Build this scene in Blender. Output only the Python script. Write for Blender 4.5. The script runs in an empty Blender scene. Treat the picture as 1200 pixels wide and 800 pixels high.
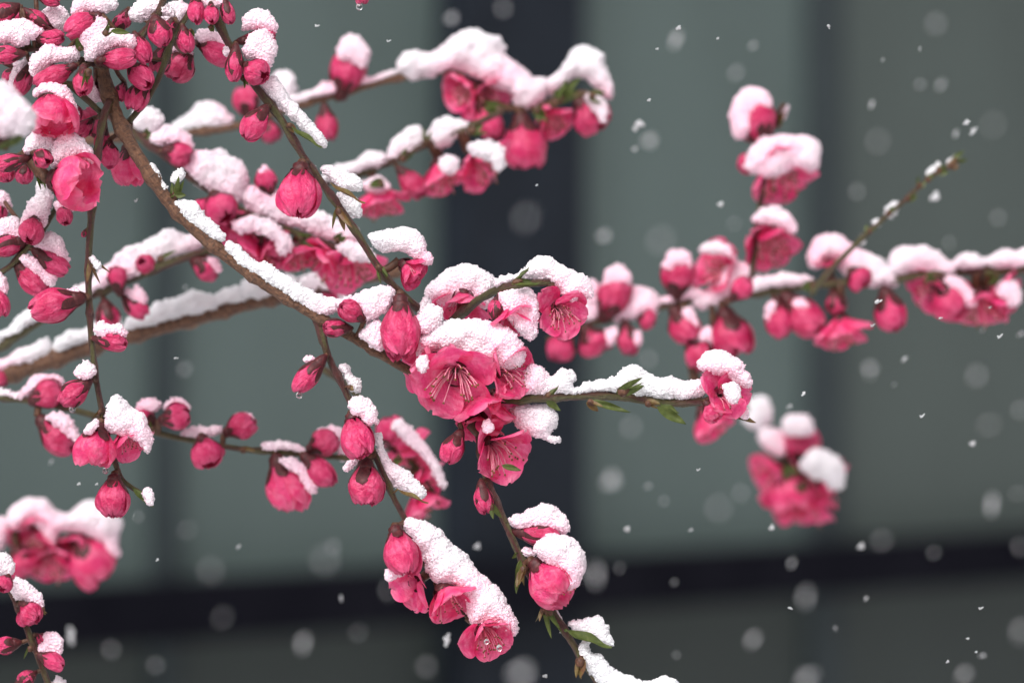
import bpy, math, random
import numpy as np
from mathutils import Vector, Matrix, noise as pnoise

# ------------------------------------------------------------------ camera, sky, sun, exposure
SC = bpy.context.scene
COL = SC.collection
FOCUS = 1.20                 # metres to the sharp blossoms
LENS, SENSOR = 85.0, 22.3
FPX = 1200 * LENS / SENSOR   # focal length in photo pixels
CAMZ = 1.60

cam_d = bpy.data.cameras.new('camera')
cam = bpy.data.objects.new('camera', cam_d)
COL.objects.link(cam)
cam.location = (0, 0, CAMZ)
cam.rotation_euler = (math.radians(90), 0, 0)
cam_d.lens = LENS
cam_d.sensor_width = SENSOR
cam_d.sensor_fit = 'HORIZONTAL'
cam_d.clip_start = 0.02
cam_d.clip_end = 500
cam_d.dof.use_dof = True
cam_d.dof.focus_distance = FOCUS
cam_d.dof.aperture_fstop = 6.2
SC.camera = cam

SUN_EL, SUN_AZ = 47.0, 205.0      # behind and above the camera's left shoulder, veiled by cloud
world = bpy.data.worlds.new('World')
SC.world = world
world.use_nodes = True
wn = world.node_tree
wn.nodes.clear()
w_out = wn.nodes.new('ShaderNodeOutputWorld')
w_bg = wn.nodes.new('ShaderNodeBackground')
w_sky = wn.nodes.new('ShaderNodeTexSky')
w_sky.sky_type = 'NISHITA'
w_sky.sun_disc = False
w_sky.sun_elevation = math.radians(SUN_EL)
w_sky.sun_rotation = math.radians(SUN_AZ)
w_sky.dust_density = 6.0
w_sky.ozone_density = 1.0
w_hs = wn.nodes.new('ShaderNodeHueSaturation')     # cloud deck: almost colourless
w_hs.inputs['Saturation'].default_value = 0.10
w_bg.inputs['Strength'].default_value = 0.12
wn.links.new(w_sky.outputs['Color'], w_hs.inputs['Color'])
wn.links.new(w_hs.outputs['Color'], w_bg.inputs['Color'])
wn.links.new(w_bg.outputs['Background'], w_out.inputs['Surface'])

sun_d = bpy.data.lights.new('sun', 'SUN')
sun_d.energy = 1.1
sun_d.angle = math.radians(25)
sun_d.color = (1.0, 0.97, 0.94)
sun = bpy.data.objects.new('sun', sun_d)
COL.objects.link(sun)
_az, _el = math.radians(SUN_AZ), math.radians(SUN_EL)
_to = Vector((math.sin(_az) * math.cos(_el), math.cos(_az) * math.cos(_el), math.sin(_el)))
sun.rotation_euler = (-_to).to_track_quat('-Z', 'Y').to_euler()

SC.view_settings.view_transform = 'Standard'
SC.view_settings.look = 'None'
SC.view_settings.exposure = 0.66
SC.view_settings.gamma = 1.0
SC.view_settings.use_curve_mapping = False
SC.cycles.use_denoising = True
SC.cycles.max_bounces = 10
SC.cycles.diffuse_bounces = 6
SC.cycles.transmission_bounces = 8
SC.cycles.sample_clamp_indirect = 6.0

# ------------------------------------------------------------------ places
def P(px, py, dz=0.0):
    """Point seen at photo pixel (px, py), dz metres beyond the plane of focus."""
    D = FOCUS + dz
    return np.array([(px - 600) / FPX * D, D, CAMZ - (py - 400) / FPX * D])

def M(dz=0.0):
    """metres per photo pixel at that distance"""
    return (FOCUS + dz) / FPX

# ------------------------------------------------------------------ materials
def new_mat(name):
    m = bpy.data.materials.new(name)
    m.use_nodes = True
    nt = m.node_tree
    nt.nodes.clear()
    out = nt.nodes.new('ShaderNodeOutputMaterial')
    return m, nt, out

def nd(nt, kind, **kw):
    n = nt.nodes.new(kind)
    for k, v in kw.items():
        if k in n.inputs.keys():
            n.inputs[k].default_value = v
        else:
            setattr(n, k, v)
    return n

def ramp(nt, fac, stops):
    r = nt.nodes.new('ShaderNodeValToRGB')
    el = r.color_ramp.elements
    while len(el) < len(stops):
        el.new(0.5)
    for e, (p, c) in zip(el, stops):
        e.position = p
        e.color = (*c, 1)
    nt.links.new(fac, r.inputs['Fac'])
    return r.outputs['Color']

def mixc(nt, fac, a, b, blend='MIX'):
    m = nt.nodes.new('ShaderNodeMix')
    m.data_type = 'RGBA'
    m.blend_type = blend
    for s, v in ((0, fac), (6, a), (7, b)):
        if isinstance(v, (int, float)):
            m.inputs[s].default_value = v
        elif isinstance(v, tuple):
            m.inputs[s].default_value = (*v, 1)
        else:
            nt.links.new(v, m.inputs[s])
    return m.outputs[2]

def noise(nt, vec, scale, detail=3, rough=0.55):
    n = nt.nodes.new('ShaderNodeTexNoise')
    n.inputs['Scale'].default_value = scale
    n.inputs['Detail'].default_value = detail
    n.inputs['Roughness'].default_value = rough
    if vec is not None:
        nt.links.new(vec, n.inputs['Vector'])
    return n.outputs['Fac']

def mapping(nt, vec, scale):
    m = nt.nodes.new('ShaderNodeMapping')
    m.inputs['Scale'].default_value = scale
    nt.links.new(vec, m.inputs['Vector'])
    return m.outputs['Vector']

def bump(nt, h, strength, dist, chain=None):
    b = nt.nodes.new('ShaderNodeBump')
    b.inputs['Strength'].default_value = strength
    b.inputs['Distance'].default_value = dist
    nt.links.new(h, b.inputs['Height'])
    if chain is not None:
        nt.links.new(chain, b.inputs['Normal'])
    return b.outputs['Normal']

def petal_material(name, deep, mid, pale, trans=0.38):
    m, nt, out = new_mat(name)
    tc = nd(nt, 'ShaderNodeTexCoord')
    oi = nd(nt, 'ShaderNodeObjectInfo')
    uv = tc.outputs['UV']
    veins = noise(nt, mapping(nt, uv, (26, 2.2, 1)), 1.0, 4, 0.6)
    blot = noise(nt, mapping(nt, uv, (3.5, 3.5, 1)), 1.0, 3, 0.6)
    sep = nd(nt, 'ShaderNodeSeparateXYZ')
    nt.links.new(uv, sep.inputs[0])
    along = ramp(nt, sep.outputs['Y'], [(0.0, deep), (0.45, mid), (1.0, mid)])
    rnd = nd(nt, 'ShaderNodeMath', operation='MULTIPLY')
    nt.links.new(oi.outputs['Random'], rnd.inputs[0])
    rnd.inputs[1].default_value = 0.7
    c = mixc(nt, rnd.outputs[0], along, deep)
    bf = ramp(nt, blot, [(0.45, (0, 0, 0)), (0.75, (0.75, 0.75, 0.75))])
    c = mixc(nt, bf, c, pale)
    vf = ramp(nt, veins, [(0.35, (0.26, 0.26, 0.26)), (0.55, (0, 0, 0))])
    c = mixc(nt, vf, c, deep)
    rim = ramp(nt, sep.outputs['Y'], [(0.78, (0, 0, 0)), (1.0, (0.5, 0.5, 0.5))])
    c = mixc(nt, rim, c, pale)
    spot = noise(nt, mapping(nt, uv, (6, 7, 1)), 1.0, 4, 0.7)
    c = mixc(nt, ramp(nt, spot, [(0.70, (0, 0, 0)), (0.76, (0.55, 0.55, 0.55))]), c, (0.30, 0.035, 0.060))
    pr = nd(nt, 'ShaderNodeBsdfPrincipled', Roughness=0.34)
    pr.inputs['Specular IOR Level'].default_value = 0.45
    nt.links.new(c, pr.inputs['Base Color'])
    cr = noise(nt, mapping(nt, uv, (5, 4, 1)), 1.0, 4, 0.6)
    nrm = bump(nt, veins, 0.22, 0.0003)
    nrm = bump(nt, cr, 0.8, 0.0018, nrm)
    nt.links.new(nrm, pr.inputs['Normal'])
    tr = nd(nt, 'ShaderNodeBsdfTranslucent')
    nt.links.new(c, tr.inputs['Color'])
    nt.links.new(nrm, tr.inputs['Normal'])
    mx = nd(nt, 'ShaderNodeMixShader')
    mx.inputs[0].default_value = trans
    nt.links.new(pr.outputs[0], mx.inputs[1])
    nt.links.new(tr.outputs[0], mx.inputs[2])
    nt.links.new(mx.outputs[0], out.inputs['Surface'])
    return m

MAT_PETAL = petal_material('petal_pink', (0.72, 0.026, 0.150), (0.94, 0.090, 0.290), (0.97, 0.33, 0.50), 0.45)
MAT_BUD = petal_material('bud_pink', (0.46, 0.010, 0.070), (0.73, 0.036, 0.165), (0.88, 0.17, 0.34), 0.28)

def snow_material(name, sss):
    m, nt, out = new_mat(name)
    tc = nd(nt, 'ShaderNodeTexCoord')
    v = nd(nt, 'ShaderNodeTexVoronoi')
    v.inputs['Scale'].default_value = 1300
    nt.links.new(tc.outputs['Object'], v.inputs['Vector'])
    n = noise(nt, tc.outputs['Object'], 2600, 2, 0.7)
    nrm = bump(nt, v.outputs['Distance'], 0.7, 0.0008)
    nrm = bump(nt, n, 0.4, 0.0004, nrm)
    pr = nd(nt, 'ShaderNodeBsdfPrincipled', Roughness=0.34, IOR=1.31)
    blot = noise(nt, tc.outputs['Object'], 160, 3, 0.6)
    c = ramp(nt, blot, [(0.3, (0.66, 0.66, 0.69)), (0.7, (0.78, 0.775, 0.79))])
    # pink petal light showing through translucent snow, painted into its colour
    at = nd(nt, 'ShaderNodeAttribute', attribute_name='petal_show_through')
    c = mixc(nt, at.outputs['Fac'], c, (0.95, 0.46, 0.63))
    nt.links.new(c, pr.inputs['Base Color'])
    pr.subsurface_method = 'BURLEY'
    pr.inputs['Subsurface Weight'].default_value = sss
    pr.inputs['Subsurface Radius'].default_value = (1.0, 0.85, 0.9)
    pr.inputs['Subsurface Scale'].default_value = 0.0022
    pr.inputs['Transmission Weight'].default_value = 0.05
    pr.inputs['Specular IOR Level'].default_value = 0.5
    nt.links.new(nrm, pr.inputs['Normal'])
    nt.links.new(pr.outputs[0], out.inputs['Surface'])
    return m
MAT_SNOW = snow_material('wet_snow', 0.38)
MAT_ICE = snow_material('ice_crystal', 0.30)

def simple_material(name, stops, scale, rough=0.6, coords='Object', stretch=None, bmp=(0.4, 0.0005), trans=0.0, spec=0.3):
    m, nt, out = new_mat(name)
    tc = nd(nt, 'ShaderNodeTexCoord')
    vec = tc.outputs[coords]
    if stretch:
        vec = mapping(nt, vec, stretch)
    f = noise(nt, vec, scale, 5, 0.62)
    pr = nd(nt, 'ShaderNodeBsdfPrincipled', Roughness=rough)
    pr.inputs['Specular IOR Level'].default_value = spec
    c = ramp(nt, f, stops)
    nt.links.new(c, pr.inputs['Base Color'])
    if bmp:
        nt.links.new(bump(nt, f, *bmp), pr.inputs['Normal'])
    if trans:
        tr = nd(nt, 'ShaderNodeBsdfTranslucent')
        nt.links.new(c, tr.inputs['Color'])
        mx = nd(nt, 'ShaderNodeMixShader')
        mx.inputs[0].default_value = trans
        nt.links.new(pr.outputs[0], mx.inputs[1])
        nt.links.new(tr.outputs[0], mx.inputs[2])
        nt.links.new(mx.outputs[0], out.inputs['Surface'])
    else:
        nt.links.new(pr.outputs[0], out.inputs['Surface'])
    return m

# bark: UV x runs round the stem, UV y along it in millimetres
def bark_material(name, stops, ring, gloss=0.45, green=None):
    m, nt, out = new_mat(name)
    tc = nd(nt, 'ShaderNodeTexCoord')
    uv = tc.outputs['UV']
    f = noise(nt, mapping(nt, uv, (7, 0.55, 1)), 1.0, 5, 0.65)
    rings = noise(nt, mapping(nt, uv, (2.0, 2.4, 1)), 1.0, 3, 0.6)
    c = ramp(nt, f, stops)
    if green:
        side = noise(nt, mapping(nt, uv, (1.6, 0.07, 1)), 1.0, 2, 0.5)
        c = mixc(nt, ramp(nt, side, [(0.46, (0, 0, 0)), (0.60, (1, 1, 1))]), c, green)
    c = mixc(nt, ramp(nt, rings, [(0.57, (0, 0, 0)), (0.64, (0.9, 0.9, 0.9))]), c, ring)
    pr = nd(nt, 'ShaderNodeBsdfPrincipled', Roughness=gloss)
    nt.links.new(c, pr.inputs['Base Color'])
    nrm = bump(nt, f, 0.9, 0.0014)
    nrm = bump(nt, rings, 0.4, 0.0005, nrm)
    nt.links.new(nrm, pr.inputs['Normal'])
    nt.links.new(pr.outputs[0], out.inputs['Surface'])
    return m

MAT_BARK = bark_material('brown_bark', [(0.3, (0.034, 0.013, 0.007)), (0.5, (0.120, 0.050, 0.024)), (0.72, (0.23, 0.115, 0.062))], (0.022, 0.011, 0.009))
MAT_TWIG = bark_material('red_twig_bark', [(0.3, (0.030, 0.007, 0.007)), (0.6, (0.085, 0.019, 0.016)), (0.8, (0.15, 0.048, 0.030))], (0.03, 0.013, 0.011), 0.35, (0.075, 0.068, 0.020))
MAT_GREENTWIG = bark_material('green_twig_bark', [(0.3, (0.036, 0.032, 0.009)), (0.6, (0.082, 0.070, 0.021)), (0.8, (0.11, 0.062, 0.030))], (0.045, 0.022, 0.013), 0.38, (0.065, 0.018, 0.015))
MAT_CALYX = simple_material('calyx_maroon', [(0.3, (0.024, 0.005, 0.006)), (0.6, (0.075, 0.013, 0.016)), (0.8, (0.15, 0.045, 0.035))], 900, 0.5)
MAT_SCALE = simple_material('bud_scale_brown', [(0.3, (0.030, 0.012, 0.008)), (0.6, (0.10, 0.042, 0.024)), (0.85, (0.24, 0.15, 0.085))], 700, 0.55)
MAT_LEAF = simple_material('young_leaf', [(0.3, (0.042, 0.060, 0.012)), (0.6, (0.095, 0.120, 0.030)), (0.85, (0.17, 0.18, 0.06))], 500, 0.42, trans=0.3)
MAT_LEAFRED = simple_material('reddish_leaf', [(0.3, (0.11, 0.032, 0.020)), (0.55, (0.15, 0.095, 0.035)), (0.8, (0.20, 0.21, 0.065))], 330, 0.42, trans=0.25)
MAT_FILAMENT = simple_material('stamen_filament', [(0.3, (0.70, 0.14, 0.25)), (0.7, (0.86, 0.42, 0.50))], 300, 0.45, bmp=None, trans=0.2)
MAT_ANTHER = simple_material('stamen_anther', [(0.3, (0.075, 0.022, 0.008)), (0.7, (0.24, 0.115, 0.028))], 900, 0.5, bmp=None)

def water_material():
    m, nt, out = new_mat('water')
    pr = nd(nt, 'ShaderNodeBsdfPrincipled', Roughness=0.02, IOR=1.33)
    pr.inputs['Transmission Weight'].default_value = 1.0
    nt.links.new(pr.outputs[0], out.inputs['Surface'])
    return m
MAT_WATER = water_material()

# ------------------------------------------------------------------ mesh helpers
ORIGIN = {}      # world origin of every placed object

def link(name, verts, faces, mat, parent=None, origin=None, uv=None, smooth=True, mats=None, fmat=None):
    verts = np.asarray(verts, float)
    if origin is None:
        origin = verts.mean(axis=0)
    origin = np.asarray(origin, float)
    me = bpy.data.meshes.new(name)
    me.from_pydata((verts - origin).tolist(), [], [tuple(int(i) for i in f) for f in faces])
    for mm in (mats or [mat]):
        me.materials.append(mm)
    if fmat is not None:
        me.polygons.foreach_set('material_index', np.asarray(fmat, np.int32))
    if smooth:
        me.polygons.foreach_set('use_smooth', [True] * len(me.polygons))
    if uv is not None:
        lay = me.uv_layers.new(name='UVMap')
        idx = np.empty(len(me.loops), np.int32)
        me.loops.foreach_get('vertex_index', idx)
        lay.data.foreach_set('uv', np.asarray(uv, float)[idx].ravel())
    me.update()
    return place(name, me, parent, origin)

def place(name, me, parent, origin):
    o = bpy.data.objects.new(name, me)
    COL.objects.link(o)
    if parent is not None:
        o.parent = parent
        o.location = Vector(origin) - Vector(ORIGIN[parent.name])
    else:
        o.location = Vector(origin)
    ORIGIN[o.name] = np.asarray(origin, float)
    return o

def tag(o, label=None, cat=None, group=None, kind=None):
    for k, v in (('label', label), ('category', cat), ('group', group), ('kind', kind)):
        if v:
            o[k] = v
    return o

def join(parts):
    V, F, U, FM, n = [], [], [], [], 0
    for p in parts:
        v, f, u = p[0], p[1], p[2]
        V.append(v)
        F += [tuple(i + n for i in q) for q in f]
        U.append(u if u is not None else np.zeros((len(v), 2)))
        FM += [p[3] if len(p) > 3 else 0] * len(f)
        n += len(v)
    return np.vstack(V), F, np.vstack(U), FM

def grid_faces(nu, nv, wrap=False):
    F = []
    for j in range(nv - 1):
        for i in range(nu if wrap else nu - 1):
            a = j * nu + i
            b = j * nu + (i + 1) % nu
            F.append((a, b, b + nu, a + nu))
    return F

def catmull(pts, step):
    pts = np.asarray(pts, float)
    if len(pts) == 2:
        pts = np.vstack([pts[0], (pts[0] + pts[1]) / 2, pts[1]])
    ext = np.vstack([2 * pts[0] - pts[1], pts, 2 * pts[-1] - pts[-2]])
    out = []
    for i in range(1, len(ext) - 2):
        p0, p1, p2, p3 = ext[i - 1:i + 3]
        n = max(2, int(np.linalg.norm((p2 - p1)[:3]) / step))
        for k in range(n):
            t = k / n
            out.append(0.5 * (2 * p1 + (p2 - p0) * t + (2 * p0 - 5 * p1 + 4 * p2 - p3) * t * t + (3 * p1 - p0 - 3 * p2 + p3) * t ** 3))
    out.append(pts[-1])
    return np.array(out)

def tube(pts, rad, sides=10, cap=True, rough=0.0, rng=None):
    """pts (n,3), rad (n,) -> verts, faces, uv (u round 0..1, v length in mm)"""
    pts = np.asarray(pts, float)
    n = len(pts)
    rad = np.broadcast_to(np.asarray(rad, float), (n,))
    T = np.gradient(pts, axis=0)
    T /= np.linalg.norm(T, axis=1, keepdims=True) + 1e-12
    ref = np.array([0.13, 1.0, 0.21])
    N = np.cross(T, ref)
    N /= np.linalg.norm(N, axis=1, keepdims=True) + 1e-12
    B = np.cross(T, N)
    ln = np.concatenate([[0], np.cumsum(np.linalg.norm(np.diff(pts, axis=0), axis=1))])
    V, U = [], []
    for k in range(n):
        for s in range(sides):
            a = 2 * math.pi * s / sides
            r = rad[k]
            if rough and rng is not None:
                r *= 1 + rough * (rng.random() - 0.5)
            V.append(pts[k] + r * (math.cos(a) * N[k] + math.sin(a) * B[k]))
            U.append((abs(2 * s / sides - 1), ln[k] * 1000))
    F = grid_faces(sides, n, True)
    if cap:
        F.append(tuple(range(sides))[::-1])
        F.append(tuple(range((n - 1) * sides, n * sides)))
    return np.array(V), F, np.array(U)

def ico(center, r, sub=1):
    key = sub
    if key not in ico.cache:
        import bmesh
        bm = bmesh.new()
        bmesh.ops.create_icosphere(bm, subdivisions=sub, radius=1.0)
        bm.verts.ensure_lookup_table()
        ico.cache[key] = (np.array([v.co[:] for v in bm.verts]), [tuple(v.index for v in f.verts) for f in bm.faces])
        bm.free()
    v, f = ico.cache[key]
    return v * np.asarray(r) + np.asarray(center), f, None
ico.cache = {}

def basis(axis, roll=0.0):
    z = np.asarray(axis, float)
    z = z / np.linalg.norm(z)
    ref = np.array([0, 0, 1.0]) if abs(z[2]) < 0.95 else np.array([1.0, 0, 0])
    x = np.cross(ref, z)
    x /= np.linalg.norm(x)
    y = np.cross(z, x)
    c, s = math.cos(roll), math.sin(roll)
    return np.column_stack([c * x + s * y, -s * x + c * y, z])

# ------------------------------------------------------------------ branches
class Branch:
    all = []

TEX_GRAIN = bpy.data.textures.new('snow_grain', 'VORONOI')
TEX_GRAIN.noise_scale = 0.0007
TEX_LUMP = bpy.data.textures.new('snow_lump', 'CLOUDS')
TEX_LUMP.noise_scale = 0.0048
TEX_LUMP.noise_depth = 2

def make_branch(name, label, pts, r0, r1, mat, group='snow laden blossoming peach branches', cat='branch', knobs=True, seed=0):
    """pts: (px, py, dz); r0, r1: radius in photo pixels at start and end"""
    rng = np.random.default_rng(100 + seed)
    p = np.array([q if len(q) == 3 else (*q, 0.0) for q in pts], float)
    p[:, 2] = np.where(p[:, 2] > 0.05, p[:, 2] * 1.3, p[:, 2])
    p[:, 2] *= 400.0                    # so that the spline step treats depth alike
    sm = catmull(p, 5.0)
    sm[:, 2] /= 400.0
    n = len(sm)
    t = np.linspace(0, 1, n)
    rad = (r0 + (r1 - r0) * t)
    kn = np.ones(n)
    if knobs:
        k = 6
        while k < n - 4:                # nodes where buds sit
            kn += 0.38 * np.exp(-((np.arange(n) - k) / 1.5) ** 2)
            k += int(rng.integers(7, 15))
    wob = np.cumsum(rng.normal(0, 0.10, n))
    wob -= np.linspace(wob[0], wob[-1], n)
    W = np.array([P(a, b + w * 0.7, c) for (a, b, c), w in zip(sm, wob)])
    R = np.array([r * k * M(c) for r, k, (a, b, c) in zip(rad, kn, sm)])
    v, f, u = tube(W, R, 14, True, 0.17, rng)
    o = link(name, v, f, mat, None, W[0], u)
    tag(o, label, cat, group)
    br = Branch()
    br.obj, br.px, br.W, br.R, br.seed = o, sm, W, R, seed
    br.rad = rad
    Branch.all.append(br)
    return br

def nearest(br, p):
    d = np.linalg.norm(br.W - p, axis=1)
    return int(np.argmin(d))

# ------------------------------------------------------------------ flowers
def closed_profile(t):
    t = np.asarray(t, float)
    lo = 0.50 + 0.50 * np.sin(np.pi / 2 * np.clip(t / 0.5, 0, 1))
    hi = np.sqrt(np.clip(1 - (np.clip(t - 0.5, 0, 0.5) / 0.52) ** 2, 0, 1)) ** 0.85
    return np.where(t < 0.5, lo, hi)

def open_profile(t):
    t = np.asarray(t, float)
    return 0.45 + 0.55 * np.sin(np.pi / 2 * np.clip(t / 0.62, 0, 1)) - 0.10 * np.clip(t - 0.7, 0, 1) / 0.3

def cup_profile(t, op):
    k = min(1.0, op / 0.62)
    return (1 - k) * closed_profile(t) + k * open_profile(t)

def petal_cup(L, w, op, az0, rng, nu, nv, z0=0.18):
    u, t = np.meshgrid(np.linspace(-1, 1, nu), np.linspace(0, 1, nv))
    tip = np.where(t > 0.55, np.sqrt(np.clip(1 - (np.clip(t - 0.55, 0, 1) / 0.455) ** 2, 0, 1)), 1.0)
    half = math.radians(56) * (0.45 + 0.55 * np.minimum(1, t / 0.35)) * (0.10 + 0.90 * tip ** 0.7)
    ln = 1 + rng.uniform(-0.06, 0.04) - 0.42 * op * rng.random()
    lean = rng.uniform(-0.25, 0.45) * op
    opk = np.clip(op + (rng.uniform(-0.16, 0.18) if op > 0.1 else 0), 0, 1)
    r = 0.5 * w * cup_profile(t, opk) * (1 + 0.085 * u + rng.uniform(-0.03, 0.03)) * (1 + lean * t) * (1 + 0.07 * (1 - u * u) * np.sin(np.pi * t))
    r = r * (1 + 0.030 * np.sin(3.1 * u + rng.uniform(0, 6)) * np.sin(3.7 * t + rng.uniform(0, 6)))
    ph = rng.uniform(0, 6.28, 4)
    edge = np.abs(u) ** 3 * 0.6 + t ** 3
    r = r + w * (0.010 * np.sin(7 * u + 5 * t + ph[0]) + (0.025 + 0.07 * op) * edge * np.sin(6 * u + ph[1] + 3 * t))
    z = L * (z0 + (1 - z0) * t * ln * (1 - 0.03 * (u * u) * t)) + L * 0.018 * edge * np.sin(9 * u + ph[2])
    a = az0 + u * half + 0.06 * np.sin(4 * t + ph[3])
    V = np.stack([r * np.cos(a), r * np.sin(a), z], -1).reshape(-1, 3)
    U = np.stack([u * 0.5 + 0.5 + rng.uniform(0, 5), t], -1).reshape(-1, 2)
    return V, grid_faces(nu, nv), U

def petal_open(diam, op, az0, rng, nu, nv):
    ell = 0.52 * diam * rng.uniform(0.93, 1.06)
    u, v = np.meshgrid(np.linspace(-1, 1, nu), np.linspace(0, 1, nv))
    prof = np.where(v < 0.58, 0.16 + 0.84 * np.sin(np.pi / 2 * np.clip(v / 0.58, 0, 1)) ** 1.1,
                    np.sqrt(np.clip(1 - (np.clip(v - 0.58, 0, 1) / 0.425) ** 2, 0, 1)) ** 0.9)
    hw = 0.51 * ell * prof * rng.uniform(0.92, 1.08)
    tv = np.linspace(0, 1, nv)
    jit = math.radians(rng.uniform(-15, 16))
    phi0 = math.radians(22 + 46 * op) + jit
    phi1 = math.radians(0 + 98 * op) + jit * 1.4
    phi = phi0 + (phi1 - phi0) * tv
    dl = ell / (nv - 1)
    rr = 0.05 * diam + np.concatenate([[0], np.cumsum(np.sin(phi[:-1]) * dl)])
    zz = np.concatenate([[0], np.cumsum(np.cos(phi[:-1]) * dl)])
    R = np.repeat(rr[:, None], nu, 1)
    Z = np.repeat(zz[:, None], nu, 1)
    PH = np.repeat(phi[:, None], nu, 1)
    # round tip: rows bend so that the outer edge is an arc
    cup = 0.46 * hw * u * u * (1.2 - 0.6 * op)
    ph = rng.uniform(0, 6.28, 5)
    edge = np.clip(np.abs(u) ** 2.5 * 0.8 * v + v ** 4, 0, 1.3)
    off = cup + diam * (0.020 * edge * np.sin(5 * u + 4 * v + ph[0]) + 0.013 * edge * np.sin(11 * u + ph[1]) + 0.008 * np.sin(4 * v + 3 * u + ph[2]))
    off = off + 0.20 * hw * u * (0.6 + 0.4 * rng.random()) + diam * 0.016 * np.sin(2.5 * u + ph[3]) * np.sin(3 * v + ph[4])          # imbrication
    # inward normal in (r,z): (-cos phi, sin phi)
    R2 = R - off * np.cos(PH)
    Z2 = Z + off * np.sin(PH)
    lat = u * hw
    notch = 0.03 * diam * np.exp(-(u / 0.25) ** 2) * (v > 0.9) * rng.random()
    R2 = R2 - notch
    X = R2 * math.cos(az0) - lat * math.sin(az0)
    Y = R2 * math.sin(az0) + lat * math.cos(az0)
    V = np.stack([X, Y, Z2 + 0.10 * diam], -1).reshape(-1, 3)
    U = np.stack([u * 0.5 * (0.3 + 0.7 * v) + 0.5 + rng.uniform(0, 5), v], -1).reshape(-1, 2)
    return V, grid_faces(nu, nv), U

def lathe(prof, sides=12):
    V, U = [], []
    for k, (r, z) in enumerate(prof):
        for s in range(sides):
            a = 2 * math.pi * s / sides
            V.append((r * math.cos(a), r * math.sin(a), z))
            U.append((s / sides, z * 300))
    return np.array(V), grid_faces(sides, len(prof), True), np.array(U)

def calyx_geo(L, w, op, cal, rng, sepals=True):
    """hypanthium cup and five sepals that hug the corolla"""
    h = L * max(0.16, cal * 0.5)
    rb = 0.5 * w
    r1 = rb * cup_profile(max(0.0, (h / L - 0.18) / 0.82), op) * 1.06
    prof = [(rb * 0.02, -0.02 * L), (rb * 0.24, 0.0), (rb * 0.42, h * 0.25), (r1 * 0.80, h * 0.6), (r1, h), (r1 * 0.9, h * 1.02)]
    parts = [lathe(prof)]
    if sepals:
        nu, nv = 5, 6
        for k in range(5):
            a0 = 2 * math.pi * (k + 0.5) / 5 + rng.uniform(-.15, .15)
            top = L * cal * rng.uniform(0.9, 1.25)
            u, t = np.meshgrid(np.linspace(-1, 1, nu), np.linspace(0, 1, nv))
            z = h * 0.85 + (top - h * 0.85) * t
            tt = np.clip((z / L - 0.18) / 0.82, 0, 1)
            r = rb * cup_profile(tt, op) * (1.10 - 0.02 * u * u + 0.05 * t * rng.uniform(0, 1.6))
            half = math.radians(33) * np.sqrt(np.clip(1 - t ** 2.2, 0, 1))
            a = a0 + u * half
            V = np.stack([r * np.cos(a), r * np.sin(a), z], -1).reshape(-1, 3)
            parts.append((V, grid_faces(nu, nv), np.zeros((nu * nv, 2))))
    return parts

def stamens_geo(base_z, length, spread, n, rng, thick, droop=None):
    parts = []
    for k in range(n):
        a = rng.uniform(0, 2 * math.pi)
        s = spread * math.sqrt(rng.random())
        l = length * rng.uniform(0.65, 1.05)
        d = np.array([math.sin(s) * math.cos(a), math.sin(s) * math.sin(a), math.cos(s)])
        p0 = np.array([0.10 * length * math.cos(a), 0.10 * length * math.sin(a), base_z])
        p1 = p0 + d * l * 0.55 + np.array([0, 0, 0.06 * l])
        p2 = p0 + d * l + rng.normal(0, 0.05 * l, 3)
        if droop is not None:
            p2 = p2 + droop * l * 0.25
        c = catmull([p0, p1, p2], l / 5)
        v, f, u = tube(c, thick, 5, True)
        parts.append((v, f, u, 0))
        v, f, u = ico(p2, (thick * 2.4, thick * 2.0, thick * 1.8), 1)
        parts.append((v, f, u, 1))
    return parts

def stub(br, base_w, rad):
    """short stalk from the branch's centre line to the flower's base, with brown bud scales"""
    i = nearest(br, base_w)
    a = br.W[i]
    d = base_w - a
    L = np.linalg.norm(d)
    if L < 1e-5:
        d = np.array([0, 0, -1e-4]); L = 1e-4
    mid = a + d * 0.5 + np.array([0, 0, -0.06 * L])
    c = catmull([a, mid, base_w], max(L / 6, 2e-4))
    return tube(c, np.linspace(rad * 1.1, rad * 1.25, len(c)), 7, True)

def drop_on(parent, w, r):
    v, f, _ = ico((0, 0, 0), 1.0, 2)
    v = v.copy()
    v[:, 2] *= 1.15
    link('water_drop', v * r + w - np.array([0, 0, 0.5 * r]), f, MAT_WATER, parent)

def project(W):
    W = np.asarray(W)
    return np.stack([600 + W[:, 0] / W[:, 1] * FPX, 400 - (W[:, 2] - CAMZ) / W[:, 1] * FPX], -1)

def envelope_poly(px, height, lo, hi, inset, rng):
    """outline of a snow cap lying on the upper envelope of projected points"""
    xs0, xs1 = px[:, 0].min(), px[:, 0].max()
    wd = xs1 - xs0
    a, b = xs0 + lo * wd, xs0 + hi * wd
    n = max(6, int((b - a) / 4))
    xs = np.linspace(a, b, n)
    yt = px[:, 1].min()
    full = px[:, 1].max() - yt
    env = []
    for x in xs:
        s = px[np.abs(px[:, 0] - x) < wd / 9 + 1]
        env.append(s[:, 1].min() if len(s) else yt + full * 0.4)
    env = np.minimum(np.array(env), yt + full * 0.55)
    k = np.linspace(-1, 1, n)
    dome = height * np.sqrt(np.clip(1 - k * k, 0, 1)) * (0.75 + 0.5 * rng.random(n))
    up = env - dome * 0.85 - 1
    dn = env + inset * (0.35 + 0.65 * np.sqrt(np.clip(1 - k * k, 0, 1))) * (0.7 + 0.6 * rng.random(n))
    return [(x, y) for x, y in zip(xs, up)] + [(x, y) for x, y in zip(xs[::-1], dn[::-1])]

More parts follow.
